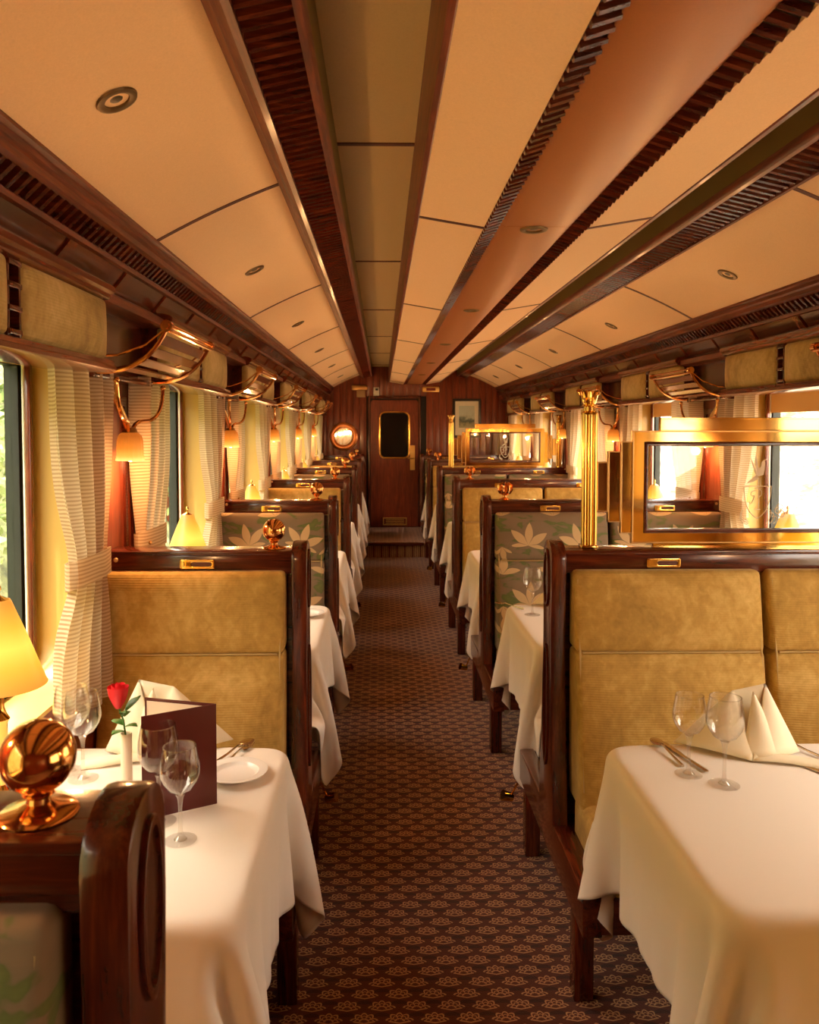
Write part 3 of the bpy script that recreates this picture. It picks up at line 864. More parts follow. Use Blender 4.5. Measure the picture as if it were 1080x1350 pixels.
# ------------------------------------------------------------------ benches
XO = {0: -.235, 1: .535}          # aisle face of the bench
def end_profile():
    P = []
    top = 1.232; hw = .067
    for i in range(13):
        a = PI * i / 12
        P.append((hw * math.cos(a), top - .05 + .055 * math.sin(a)))
    # down the near side (negative y)
    low = [(-.067, 1.10), (-.060, .95), (-.066, .80), (-.085, .60), (-.115, .36), (-.12, .29)]
    return [p for p in P] + low + [(-y, z) for y, z in low[::-1]]
def make_bench(side, k, fab_near, fab_far, fname):
    F = False
    s_ = 1 if side == 1 else -1              # towards the wall
    xo = XO[side]; D = FR[k]; xw = 2 * MX + WALL - .004 if side == 1 else -WALL + .004
    t = thing('dining_bench', '', 'bench', ((xo + xw) / 2, D, 0), 'double-sided dining benches')
    def X(a): return xo + s_ * a             # distance from aisle face
    # carved end panel
    P = end_profile()
    m = MB().prism([(D + y, z) for y, z in P], X(.0), X(.048), 0)
    e = part(t, 'end_panel', m, WZ, .007)
    # oval groove moulding on both faces
    def oval(cy, cz, ry, rz, n=28): return [(cy + ry * math.cos(2 * PI * i / n), cz + rz * math.sin(2 * PI * i / n)) for i in range(n)]
    part(e, 'oval_moulding', MB().ring(oval(D, 1.115, .040, .095), oval(D, 1.115, .029, .083), X(-.006), X(.002)), WZ, .002)
    part(e, 'oval_recess', MB().prism(oval(D, 1.115, .029, .083), X(-.0015), X(.002)), Mat_dark)
    part(e, 'oval_moulding', MB().ring(oval(D, .70, .040, .20), oval(D, .70, .030, .188), X(-.006), X(.002)), WZ, .002)
    # top rail
    part(t, 'top_rail', MB().rbox(min(X(.046), xw), max(X(.046), xw), D - .058, D + .058, 1.197, 1.211, .004, 2), WX)
    part(t, 'rail_board', MB().rbox(min(X(.046), xw), max(X(.046), xw), D - .052, D + .052, 1.138, 1.198, .004, 2), WX)
    part(t, 'back_core', MB().box(min(X(.05), xw), max(X(.05), xw), D - .02, D + .02, .20, 1.13), WX)
    # side beam, legs
    part(t, 'side_beam', MB().rbox(min(X(.0), X(.055)), max(X(.0), X(.055)), D - .50, D + .50, .235, .355, .006, 2), WY)
    part(t, 'shelf_board', MB().box(min(X(.05), X(.13)), max(X(.05), X(.13)), D - .49, D + .49, .30, .345), WY)
    for yy in (-.385, .385):
        for (a, b) in ((.0, .055), (abs(xw - xo) - .09, abs(xw - xo) - .035)):
            part(t, 'leg', MB().rbox(min(X(a), X(b)), max(X(a), X(b)), D + yy - .03, D + yy + .03, 0, .236, .005, 2), WZ)
    for yy in (-.485, .485):
        part(t, 'seat_rail', MB().box(min(X(.05), xw), max(X(.05), xw), D + yy - .015, D + yy + .015, .245, .345), WX)
    # cushions
    w_tot = abs(xw - xo) - .06
    nC = 1 if side == 0 else 2
    x_in = .066
    cw = (w_tot - (nC - 1) * .016) / nC
    for dirn, fab in ((-1, fab_near), (1, fab_far)):
        for q in range(nC):
            a0 = x_in + q * (cw + .016); a1 = a0 + cw - .006
            xa, xb = sorted((X(a0), X(a1)))
            cxm = (xa + xb) / 2; hwx = (xb - xa) / 2
            def lean(z): return .045 + (1.16 - z) * .17
            def wf(x, y, z):
                # y is thickness 0..1 from core outwards
                u = (x - cxm) / hwx
                bulge = max(0, 1 - u ** 6)
                yy = .022 + y * (lean(z) + .030 * bulge)
                return (x, D + dirn * yy, z)
            def mk(z0, z1, bul):
                zc = (z0 + z1) / 2; hz = (z1 - z0) / 2
                def w2(x, y, z):
                    u = (x - cxm) / hwx; v = (z - zc) / hz
                    b_ = bul * max(0, 1 - u ** 4) * max(0, 1 - v ** 4)
                    f = (y / .1)
                    return (x, D + dirn * (.022 + f * (lean(z) + .02 + b_)), z)
                return MB().rbox(xa, xb, 0, .1, z0, z1, .016, 3, w2, 7)
            part(t, 'back_cushion', mk(.9025, 1.150, .022), fab)
            part(t, 'back_cushion', mk(.43, .903, .026), fab)
            def ws(x, y, z):
                u = (x - cxm) / hwx
                b_ = .018 * max(0, 1 - u ** 4) if z > .40 else 0
                return (x, D + dirn * y, z + b_)
            part(t, 'seat_cushion', MB().rbox(xa, xb, .10, .495, .30, .455, .03, 3, ws, 5), fab)
            # piping down both edges and along the head seam
            for xx in (xa + .012, xb - .012):
                pts = [(xx, D + dirn * (.022 + lean(z) + .018), z) for z in [1.125 - .07 * i for i in range(10)]]
                part(t, 'piping', MB().tube(pts, .0035, 6), PIPING)
            pts = [(xa + .02 + (xb - xa - .04) * i / 10, D + dirn * (.022 + lean(.904) + .020), .904) for i in range(11)]
            part(t, 'piping', MB().tube(pts, .003, 6), PIPING)
    # number plates
    for q in range(nC):
        cx = X(.058 + .30 + q * .61) if side == 1 else -.578
        for dirn in (-1, 1):
            yb = D + dirn * .053
            y_a, y_b = sorted((yb, yb + dirn * .006))
            pl = part(t, 'number_plate', MB().ring(rrect(cx - .054, cx + .054, 1.155, 1.185, .006, 3), rrect(cx - .020, cx + .046, 1.163, 1.177, .0069, 3), y_a, y_b, 1).box(cx - .02, cx + .046, y_a + .0005 if dirn < 0 else y_a, y_b if dirn < 0 else y_b - .004, 1.146, 1.162) if False else
                      MB().ring(rrect(cx - .054, cx + .054, 1.155, 1.185, .006, 3), rrect(cx - .020, cx + .046, 1.163, 1.177, .0069, 3), y_a, y_b, 1), BRASS, .0012)
            part(pl, 'card_slot', MB().prism(rrect(cx - .020, cx + .046, 1.163, 1.177, .0069, 3), yb, yb + dirn * .002, 1), Mat_slot)
    # brass foot lever at the far end of the beam
    hx = xo + (-.03 if side == 1 else .028)
    m = MB().tube(bez([(xo + s_ * .02, D + .47, .25), (hx + s_ * .02, D + .53, .22), (hx + s_ * .015, D + .56, .14), (hx, D + .55, .135)], 10), .004, 6)
    m.tube([(hx - s_ * .028, D + .545, .150), (hx + s_ * .012, D + .555, .135)], [.021, .015], 12)
    part(t, 'foot_lever', m, BRASS)
    return t
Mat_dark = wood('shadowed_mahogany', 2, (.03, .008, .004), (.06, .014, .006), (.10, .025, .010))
Mat_slot = Mat('slot_card', (.13, .03, .015), .5).m
def make_ball(side, k):
    D = FR[k]; x = -.345
    m = MB().lathe([(.0001, 0), (.037, 0), (.039, .003), (.036, .006), (.020, .010), (.012, .014), (.011, .019), (.016, .023), (.011, .027)], 28, (x, D, 1.210))
    return m, MB().sphere((x, D, 1.210 + .060), .0368, 32, 20)
protos = {}
for side in (0, 1):
    for k in range(7):
        vel_near = (k % 2 == 1)
        key = (side, vel_near)
        near, far = ('gold velvet', 'lotus-print') if vel_near else ('lotus-print', 'gold velvet')
        lab = 'mahogany double bench with %s cushions facing the camera, %s along the %s' % (near, ORD[k], SIDE[side])
        if key not in protos:
            b = make_bench(side, k, VELVET if vel_near else LOTUS, LOTUS if vel_near else VELVET, near)
            if side == 0:
                base, ball = make_ball(side, k)
                fn_ = part(b, 'ball_finial', base, COPPER); part(fn_, 'ball', ball, COPPER)
            protos[key] = b; b['label'] = lab; o = b
        else:
            b = protos[key]; o = copy_tree(b, (b.location.x, FR[k], 0), lab)
        if k == 6: o.location.z = .0
# numbers that can be read on two plates
def text_obj(s, size, loc, rot, mat, parent):
    cu = bpy.data.curves.new('plate_number', 'FONT'); cu.body = s; cu.size = size; cu.extrude = .0006; cu.align_x = 'CENTER'; cu.align_y = 'CENTER'
    o = bpy.data.objects.new('plate_number', cu); C.objects.link(o); o.location = loc; o.rotation_euler = rot
    cu.materials.append(mat)
    me = bpy.data.meshes.new_from_object(o); bpy.data.objects.remove(o); me.materials.clear(); me.materials.append(mat)
    o = bpy.data.objects.new('plate_number', me); C.objects.link(o); o.location = loc; o.rotation_euler = rot
    o.parent = parent; o.matrix_parent_inverse = parent.matrix_world.inverted() if False else Matrix.Translation(-Vector(parent.location))
    return o
PLATENUM = Mat('engraved_number', (.10, .05, .02), .5).m
text_obj('31', .019, (-.578 - .037, FR[1] - .0595, 1.170), (PI / 2, 0, 0), PLATENUM, protos[(0, True)])
b2 = [o for o in C.objects if o.get('label', '').startswith('mahogany double bench with lotus-print cushions facing the camera, third along the double')][0]
text_obj('27', .019, (.535 + .058 + .30 + .61 - .037, FR[2] - .0595, 1.170), (PI / 2, 0, 0), PLATENUM, b2)

# ------------------------------------------------------------------ leaf finials on the double-seat side
def leaf_mb(x, y, z0, sc_=1.0):
    m = MB().lathe([(.0001, 0), (.034, 0), (.036, .004), (.020, .009), (.011, .016), (.010, .024), (.016, .028), (.012, .033), (.0001, .034)], 20, (x, y, z0))
    for q in range(8):
        a = 2 * PI * q / 8 + PI / 8
        base = [(.008, .030), (.026, .040), (.036, .058), (.034, .078), (.022, .090), (.014, .086)]
        pts = [(x + r * sc_ * math.cos(a), y + r * sc_ * math.sin(a), z0 + z) for r, z in base]
        m.tube(pts, [.004, .008, .010, .009, .006, .004], 6)
    return m
fin0 = None
for k in (2, 3, 5, 6):
    o = link('leaf_finial', leaf_mb(0, 0, 0).mesh('leaf_finial', COPPER)) if fin0 is None else fin0.copy()
    if fin0 is not None: C.objects.link(o)
    else: fin0 = o
    par = [b for b in C.objects if b.name.startswith('dining_bench') and b.location.x > .5 and abs(b.location.y - FR[k]) < .01][0]
    o.parent = par
    o.location = (.660 - par.location.x, 0, 1.210)

# ------------------------------------------------------------------ brass screens
def make_screen(k, label):
    D = FR[k]; Z = lambda y: EYE - (y - 563) * 2.62 / 1080; Xp = lambda x: (x - 503) * 2.62 / 1080
    CX = 1.185
    t = thing('brass_screen', label, 'screen', (CX, D, 1.21), 'brass and glass screens on the bench backs')
    x0 = Xp(835); zt, zb = Z(568), Z(717)
    g0 = Xp(856); gt, gb = Z(588), Z(698)
    R = lambda x: 2 * CX - x
    def q(a, b, c, d): return [(a, c), (b, c), (b, d), (a, d)]
    part(t, 'outer_frame', MB().ring(q(x0, R(x0), zb, zt), q(g0 - .012, R(g0) + .012, gb - .012, gt + .012), D - .008, D + .008, 1), SCREENB, .002, smooth=False)
    part(t, 'inner_trim', MB().ring(q(g0 - .013, R(g0) + .013, gb - .014, gt + .013), q(g0, R(g0), gb, gt), D - .012, D + .012, 1), WX, .003)
    gl = part(t, 'glass', MB().box(g0, R(g0), D - .002, D + .002, gb, gt), SCREENGLASS)
    for nm, mm in (('frame_bead', MB().ring(q(x0 - .001, R(x0) + .001, zb - .001, zt + .001), q(x0 + .004, R(x0) - .004, zb + .004, zt - .004), D - .011, D + .011, 1)),):
        part(t, nm, mm, OLDBRASS, .001, smooth=False)
    ux = Xp(872)
    part(t, 'top_bar', MB().box(ux, R(ux), D - .007, D + .007, zt, Z(551)).ring(q(ux - .001, R(ux) + .001, zt, Z(550.5)), q(ux + .004, R(ux) - .004, zt + .003, Z(553)), D - .010, D + .010, 1), SCREENB, .001, smooth=False)
    lx = Xp(864)
    part(t, 'bottom_bar', MB().box(lx, R(lx), D - .008, D + .008, 1.2105, zb), SCREENB, .001, smooth=False)
    for (a, b, c, d) in ((788, 803, 675, 609), (803, 820, 689, 595), (820, 836, 704, 582)):
        for mir in (0, 1):
            xa, xb = Xp(a), Xp(b)
            if mir: xa, xb = R(xb), R(xa)
            part(t, 'stepped_plate', MB().box(xa, xb, D - .006, D + .006, Z(c), Z(d)), SCREENB, .0008, smooth=False)
            part(t, 'plate_bead', MB().ring(q(xa, xb, Z(c), Z(d)), q(xa + .0035, xb - .0035, Z(c) + .0035, Z(d) - .0035), D - .010, D + .010, 1), OLDBRASS, .0008, smooth=False)
    for xx in (.667, R(.667)):
        m = MB()
        for dx, dy in ((-.0165, -.008), (0, -.013), (.0165, -.008), (0, .012)):
            m.tube([(xx + dx, D + dy, 1.2105), (xx + dx, D + dy, 1.645)], .0092, 12)
        po = part(t, 'post', m, BRASS)
        part(po, 'post_collar', MB().rbox(xx - .026, xx + .026, D - .026, D + .026, 1.2105, 1.222, .003, 2).lathe([(.024, 1.640), (.028, 1.645), (.018, 1.652), (.018, 1.664), (.026, 1.668), (.014, 1.674)], 18, (xx, D, 0)), BRASS)
        m = MB()
        for i in range(7):
            a = 2 * PI * i / 7
            pts = [(xx + r * math.cos(a), D + r * math.sin(a), 1.668 + z) for r, z in ((.008, 0), (.015, .012), (.019, .030), (.026, .046), (.033, .043), (.030, .034))]
            m.tube(pts, [.004, .007, .008, .006, .004, .003], 6)
        m.sphere((xx, D, 1.695), .016, 12, 8)
        part(po, 'leaf_capital', m, BRASS)
    # etched emblem: bird over a shield with a monogram and scrolls
    sc2 = 2.62 / 1080
    def P(u, v): return (Xp(960 + u * 120 / 1012), D - .0035, Z(560 + v * 160 / 1350))
    sh = (CX - Xp(1002)) if k != 1 else 0
    m = MB()
    def stroke(pts, r=(.0015 if k == 1 else .0028), n=0):
        pts = [(x + sh, y, z) for x, y, z in (P(*p) for p in pts)]
        if n: pts = bez(pts, n)
        m.tube(pts, r, 5)
    def fill(pts):
        pp = [(x + sh, z) for x, y, z in (P(*p) for p in pts)]
        m.prism(pp, D - .0036, D - .0024, 1)
    stroke([(205, 690), (525, 690)])
    stroke([(212, 690), (210, 870), (260, 1000), (365, 1050)], n=12); stroke([(520, 690), (515, 870), (470, 1000), (365, 1050)], n=12)
    stroke([(345, 740), (255, 720), (270, 860), (350, 840), (330, 720), (360, 740), (320, 900), (270, 930), (280, 860)], n=20)
    stroke([(380, 720), (380, 940)]); stroke([(330, 950), (400, 950)]); stroke([(335, 712), (410, 712)])
    stroke([(380, 720), (430, 740), (420, 800), (380, 810)], n=8)
    fill([(345, 590), (430, 560), (440, 500), (445, 420), (435, 390), (405, 420), (400, 470), (350, 510)])
    fill([(350, 520), (270, 340), (300, 450), (345, 560)]); fill([(375, 490), (338, 320), (330, 430), (350, 520)])
    fill([(350, 560), (300, 600), (235, 660), (320, 640), (375, 600)])
    stroke([(440, 400), (462, 385)]); stroke([(380, 590), (370, 680)]); stroke([(400, 590), (398, 680)])
    for o_ in (0, 40, 80):
        stroke([(200 - o_ * .3, 940 + o_), (150, 1000 + o_ * .5), (190, 1050 + o_ * .6), (270, 1080 + o_ * .6)], n=8)
        stroke([(470 + o_ * .8, 950 + o_), (520 + o_, 930 + o_), (560 + o_ * .6, 1000 + o_), (470 + o_, 1110)], n=8)
    for cx_, cz_ in ((620, 925), (640, 1000), (600, 960)):
        stroke([(cx_ + 36 * math.cos(a), cz_ + 36 * math.sin(a)) for a in [PI / 5 * i for i in range(11)]])
    part(gl, 'etched_emblem', m, ETCH)
    return t
make_screen(1, 'stepped brass screen with etched glass on the nearest visible gold velvet double bench')
make_screen(4, 'stepped brass screen with etched glass far down the carriage near the end wall')

# ------------------------------------------------------------------ tables and cloths
TZ = .74
def sim_cloth(W, L, o, wallx, steps=340, seed=1, bx=0.0):
    """a linen square falling over a table: x from the wall (0) to the aisle edge (W), y across"""
    h = .0172
    nx = int((W + o) / h) + 1; ny = int((L + 2 * o) / h) + 1
    xs = np.linspace(0.0, W + o, nx); ys = np.linspace(-L / 2 - o, L / 2 + o, ny)
    hx, hy = xs[1] - xs[0], ys[1] - ys[0]
    g = np.zeros((nx, ny, 3)); g[..., 0] = xs[:, None]; g[..., 1] = ys[None, :]
    rs = np.random.RandomState(seed)
    g[..., 2] = TZ + .006
    ph = rs.rand(6) * 6
    g[..., 2] += .004 * np.sin(g[..., 0] * 21 + ph[0]) * np.sin(g[..., 1] * 17 + ph[1]) * ((g[..., 0] > W) | (abs(g[..., 1]) > L / 2))
    prev = g.copy()
    cons = [((slice(0, -1), slice(None)), (slice(1, None), slice(None)), hx, 1.), ((slice(None), slice(0, -1)), (slice(None), slice(1, None)), hy, 1.)]
    dg = math.hypot(hx, hy)
    cons += [((slice(0, -1), slice(0, -1)), (slice(1, None), slice(1, None)), dg, .25), ((slice(1, None), slice(0, -1)), (slice(0, -1), slice(1, None)), dg, .25)]
    bend = [((slice(0, -2), slice(None)), (slice(2, None), slice(None)), 2 * hx, .12), ((slice(None), slice(0, -2)), (slice(None), slice(2, None)), 2 * hy, .12)]
    bend += [((slice(0, -4), slice(None)), (slice(4, None), slice(None)), 4 * hx, .03), ((slice(None), slice(0, -4)), (slice(None), slice(4, None)), 4 * hy, .03)]
    R = .010
    def solve(ia, ib, L0, k, parity=None):
        a = g[ia]; b = g[ib]
        d = b - a; l = np.sqrt((d * d).sum(-1, keepdims=True)) + 1e-9
        c = d * ((l - L0) / l) * (.5 * k)
        return a, b, c
    def rb(ia, ib, L0, k):
        # red-black passes: each vertex is moved by one constraint at a time
        ax = 0 if (ia[0] != ib[0]) else 1
        for p in (0, 1):
            A = list(ia); B = list(ib)
            na = g[ia].shape[ax]
            sa, sb = (ia[ax].start or 0), (ib[ax].start or 0)
            step = 2
            A[ax] = slice(sa + p, sa + na, step); B[ax] = slice(sb + p, sb + na, step)
            A = tuple(A); B = tuple(B)
            a_ = g[A]; b_ = g[B]; d = b_ - a_
            l = np.sqrt((d * d).sum(-1, keepdims=True)) + 1e-9
            c = d * ((l - L0) / l) * (.5 * k)
            g[A] += c; g[B] -= c
    def apply(ia, ib, L0, k):
        a, b, c = solve(ia, ib, L0, k * .4)
        g[ia] += c; g[ib] -= c
    def collide():
        for x0, x1, y0, y1, zt, zb in ((-.5, W, -L / 2, L / 2, TZ + .002, TZ - .03), (-.5, W + bx - .005, L / 2 + .012, 1.2, .478, 0), (-.5, W + bx - .005, -1.2, -L / 2 - .012, .478, 0)):
            X_, Y_, Z_ = g[..., 0], g[..., 1], g[..., 2]
            m_ = .006
            ins = (X_ < x1 + m_) & (Y_ > y0 - m_) & (Y_ < y1 + m_) & (Z_ < zt + m_) & (Z_ > zb - m_)
            dT = np.where(ins, zt + m_ - Z_, 9); dX = np.where(ins, x1 + m_ - X_, 9)
            dA = np.where(ins, Y_ - (y0 - m_), 9) if y0 > -1 else np.full(X_.shape, 9.)
            dB = np.where(ins, (y1 + m_) - Y_, 9) if y1 < 1 else np.full(X_.shape, 9.)
            mn = np.minimum(np.minimum(dT, dX), np.minimum(dA, dB))
            u = ins & (dT <= mn); X = ins & ~u & (dX <= mn); A = ins & ~u & ~X & (dA <= mn); Bq = ins & ~u & ~X & ~A
            g[..., 2][u] = zt + m_
            for q in (0, 1): g[..., q][u] = prev[..., q][u] * .12 + g[..., q][u] * .88
            g[..., 0][X] = x1 + m_
            g[..., 1][A] = y0 - m_; g[..., 1][Bq] = y1 + m_
    dt2 = 9.8 * (1 / 60.) ** 2 * .16
    for st_ in range(steps):
        damp = .975 if st_ < steps * .6 else .93
        vel = (g - prev) * damp
        vel = np.clip(vel, -.02, .02)
        prev = g.copy()
        g += vel; g[..., 2] -= dt2
        for it in range(17):
            for c in cons[:2]: rb(*c)
            for c in cons[2:]: apply(*c)
            if it % 3 == 0:
                for c in bend: apply(*c)
            if it % 3 == 2: collide()
        low = g[..., 2] < .012; g[..., 2][low] = .012
        g[0, :, 0] = 0; wl = g[..., 0] < .0; g[..., 0][wl] = 0
        if True:
            # seat backs stop the cloth
            g[..., 1] = np.clip(g[..., 1], -.72, .72)
    return g
def cloth_mesh(g, side, cx):
    nx, ny, _ = g.shape
    vs = g.reshape(-1, 3)
    m = bpy.data.meshes.new('tablecloth')
    xs = (-WALL + .004 + vs[:, 0]) if side == 0 else (2 * MX + WALL - .004 - vs[:, 0])
    vv = [(x - cx, y, z - TZ) for x, (_, y, z) in zip(xs, vs)]
    fs = [(i * ny + j, i * ny + j + 1, (i + 1) * ny + j + 1, (i + 1) * ny + j) for i in range(nx - 1) for j in range(ny - 1)]
    if side == 0: fs = [f[::-1] for f in fs]
    m.from_pydata(vv, [], fs); m.materials.append(CLOTH)
    m.polygons.foreach_set('use_smooth', [True] * len(m.polygons))
    return m
TX = {0: (-WALL + .004, -.250), 1: (.600, 2 * MX + WALL - .004)}
TL = .78
clothes = {}
for side in (0, 1):
    W = TX[side][1] - TX[side][0]
    g = sim_cloth(W, TL, .30, 0, seed=3 + side, bx=.015 if side == 0 else .0)
    cx = sum(TX[side]) / 2
    me = cloth_mesh(g, side, cx)
    t0 = None
    for k in range(6):
        c = BAY[k + 2] + .022
        lab = 'bare-topped wooden table hidden under the %s cloth on the %s' % (ORD[k], SIDE[side])
        if t0 is None:
            t0 = thing('dining_table', lab, 'table', (cx, c, 0), 'dining tables under white cloths')
            part(t0, 'table_top', MB().rbox(TX[side][0] + (.012 if side else 0), TX[side][1] - (0 if side else .012), c - TL / 2 + .012, c + TL / 2 - .012, TZ - .035, TZ - .001, .012, 3), WX)
            part(t0, 'leg', MB().rbox(cx - .04, cx + .04, c - .04, c + .04, .02, TZ - .035, .01, 2), WZ)
            part(t0, 'foot', MB().rbox(cx - .22, cx + .22, c - .05, c + .05, 0, .03, .006, 2), WX)
        else: copy_tree(t0, (cx, c, 0), lab)
        o = link('tablecloth', me, None, (cx, c, TZ))
        md = o.modifiers.new('s', 'SUBSURF'); md.levels = 1; md.render_levels = 1
        md = o.modifiers.new('t', 'SOLIDIFY'); md.thickness = .0022; md.offset = 1
        tag(o, 'white linen tablecloth draped over the %s table on the %s' % (ORD[k], SIDE[side]), 'tablecloth', 'white tablecloths along the aisle')
TOPZ = TZ + .0115

# ------------------------------------------------------------------ table lamps
def make_lamp():
    t = thing('table_lamp', '', 'lamp', (0, 0, 0), 'lit table lamps by the windows')
    b = (0, 0, 0)
    part(t, 'base', MB().lathe([(.0001, 0), (.062, 0), (.065, .005), (.060, .012), (.050, .016), (.030, .022), (.018, .030), (.013, .042), (.012, .05)], 28), BRASS, base=b)
    part(t, 'stem', MB().lathe([(.012, .048), (.020, .056), (.012, .066), (.014, .075), (.0145, .20), (.020, .21), (.013, .222), (.009, .235), (.006, .29), (.006, .46)], 20), BRASS, base=b)
    part(t, 'lamp_shade', MB().lathe([(.098, .285), (.094, .292), (.078, .335), (.062, .380), (.048, .415), (.036, .445), (.027, .468), (.024, .473)], 40), SHADE, base=b)
    part(t, 'finial', MB().lathe([(.024, .472), (.012, .478), (.005, .482), (.004, .49), (.007, .495), (.006, .502), (.0001, .510)], 14), BRASS, base=b)
    part(t, 'bulb', MB().sphere((0, 0, .36), .018, 12, 8, (1, 1, 1.3)), BULB, base=b)
    return t
l0 = None
for side in (0, 1):
    for k in range(6):
        loc = (sx(side, -.835), BAY[k + 2] + .035, TOPZ)
        lab = 'lit brass table lamp with a bell-shaped yellow shade on the %s table, %s' % (ORD[k], SIDE[side])
        if l0 is None: l0 = make_lamp(); l0.location = loc; l0['label'] = lab
        else: copy_tree(l0, loc, lab)
        point((loc[0], loc[1], loc[2] + .33), LAMP_W, (1, .66, .30), .03)

# ------------------------------------------------------------------ tableware
def wineglass(r, h, rr):
    t = thing('wine_glass', '', 'glass', (0, 0, 0))
    b = (0, 0, 0); zb = h * .50
    outer = [(.004, zb - .004), (r * .30, zb + .004), (r * .62, zb + h * .055), (r * .88, zb + h * .14), (r * .985, zb + h * .20), (r, zb + h * .25), (r * .98, zb + h * .31), (r * .93, zb + h * .38), (r * .87, zb + h * .45), (rr, h)]
    part(t, 'bowl', MB().lathe(outer + [(x - .0012, z) for x, z in outer[::-1]], 36), CRYSTAL, base=b)
    part(t, 'rim', MB().lathe([(rr - .0018, h - .001), (rr + .0006, h - .001), (rr + .0006, h + .0012), (rr - .0018, h + .0012), (rr - .0018, h - .001)], 36), CRYST2, base=b)
    part(t, 'stem', MB().lathe([(.0001, .003), (.014, .004), (.006, .012), (.0042, .03), (.0040, h * .36), (.0065, h * .46), (.011, h * .50), (.0001, h * .515)], 16), STEMG, base=b)
    part(t, 'foot', MB().lathe([(.0001, .0008), (r * .80, .0008), (r * .82, .0022), (r * .5, .0035), (.012, .006)], 32), CRYST2, base=b)
    return t
CRYST2 = thin_glass('solid_crystal', (.99, .985, .975), .06, .45)
BIG = (.0440, .212, .0362); SML = (.0405, .197, .0333)
big = wineglass(*BIG); sml = wineglass(*SML)
def put(o, loc, label, group, used=[]):
    if o.name in used: c = copy_tree(o, loc, label)
    else: used.append(o.name); o.location = loc; c = o; c['label'] = label
    c['group'] = group
    return c
put(sml, (-.413, 1.655, TOPZ), 'smaller empty wine glass in front of the standing maroon menu', 'wine glasses on the tables')
put(big, (-.478, 1.735, TOPZ), 'large empty wine glass just behind the smaller one by the maroon menu', 'wine glasses on the tables')
put(big, (-.762, 2.00, TOPZ), 'large empty wine glass by the striped curtain, nearer the window', 'wine glasses on the tables')
put(big, (-.720, 1.955, TOPZ), 'large empty wine glass between the lamp and the rose', 'wine glasses on the tables')
put(big, (.812, 1.895, TOPZ), 'larger empty wine glass in front of the folded napkin, nearest double-side table', 'wine glasses on the tables')
put(sml, (.750, 1.955, TOPZ), 'smaller empty wine glass beside the cutlery, nearest double-side table', 'wine glasses on the tables')
put(big, (.682, 3.66, TOPZ), 'empty wine glass on the second table against lotus-print cushions', 'wine glasses on the tables')
# plates
def make_plate():
    m = MB().lathe([(.0001, .002), (.045, .002), (.050, .004), (.056, .011), (.077, .016), (.078, .018), (.076, .0185), (.056, .0145), (.050, .0075), (.044, .0055), (.0001, .0055)], 48)
    return link('side_plate', m.mesh('side_plate', CHINA))
pl = make_plate(); pl.location = (-.355, 1.965, TOPZ - .001)
tag(pl, 'white china side plate on the nearest table beside the maroon menu', 'plate', 'white side plates')
p2 = pl.copy(); C.objects.link(p2); p2.location = (-.335, 3.66, TOPZ - .001)
tag(p2, 'white china side plate on the second table of the single-seat side', 'plate', 'white side plates')
# napkins
def napkin_mesh():
    m = MB()
    def tri(A, B, P, bow, nm=10):
        A, B, P = map(Vector, (A, B, P))
        nrm = (B - A).cross(P - A).normalized()
        def fn(u, v):
            e = A * (1 - u) + B * u
            p = e * (1 - v) + P * v
            k = math.sin(PI * u) * (1 - v) + .4 * math.sin(PI * v) * math.sin(PI * u)
            p = p + nrm * bow * k
            return (p.x, p.y, max(p.z, .002))
        m.grid(fn, nm, nm)
    L, Fq, R, P, Q, B = (-.155, .06, .003), (.0, -.07, .003), (.15, -.01, .003), (.075, .03, .170), (-.01, .035, .150), (.0, .10, .003)
    tri(L, Fq, Q, .022); tri(Fq, R, P, .020); tri(Fq, P, Q, -.012); tri(L, B, Q, -.012); tri(R, B, P, -.015)
    tri((-.02, -.055, .004), (.10, -.045, .004), (.035, .012, .155), .020)
    # flap lying on the cloth
    def fl_(u, v): return (.0 + .17 * u + .02 * v, -.072 - .045 * u + .05 * v, .004 + .010 * math.sin(PI * v) + .003 * math.sin(5 * u))
    m.grid(fl_, 10, 5)
    me = m.mesh('napkin', NAPKIN)
    return me
nm_ = napkin_mesh()
def napkin(loc, rz, sx_, label, s=1.0):
    o = link('folded_napkin', nm_, None, loc); o.rotation_euler = (0, 0, rz); o.scale = (sx_ * s, s, s)
    md = o.modifiers.new('t', 'SOLIDIFY'); md.thickness = .0022; md.offset = 0
    tag(o, label, 'napkin', 'folded cream napkins')
    return o
napkin((.94, 2.095, TOPZ), 0, 1, 'cream napkin folded into a peak behind the two glasses, nearest double-side table', 1.0)
napkin((-.565, 2.13, TOPZ), 0, -1, 'cream napkin folded into a peak behind the rose and the menu', 1.05)
napkin((-.73, 1.50, TOPZ), PI + .3, 1, 'cream napkin folded into a low peak behind the large brass ball', .62)
napkin((.86, 3.83, TOPZ), 0, 1, 'cream folded napkin on the second table of the double-seat side', .9)
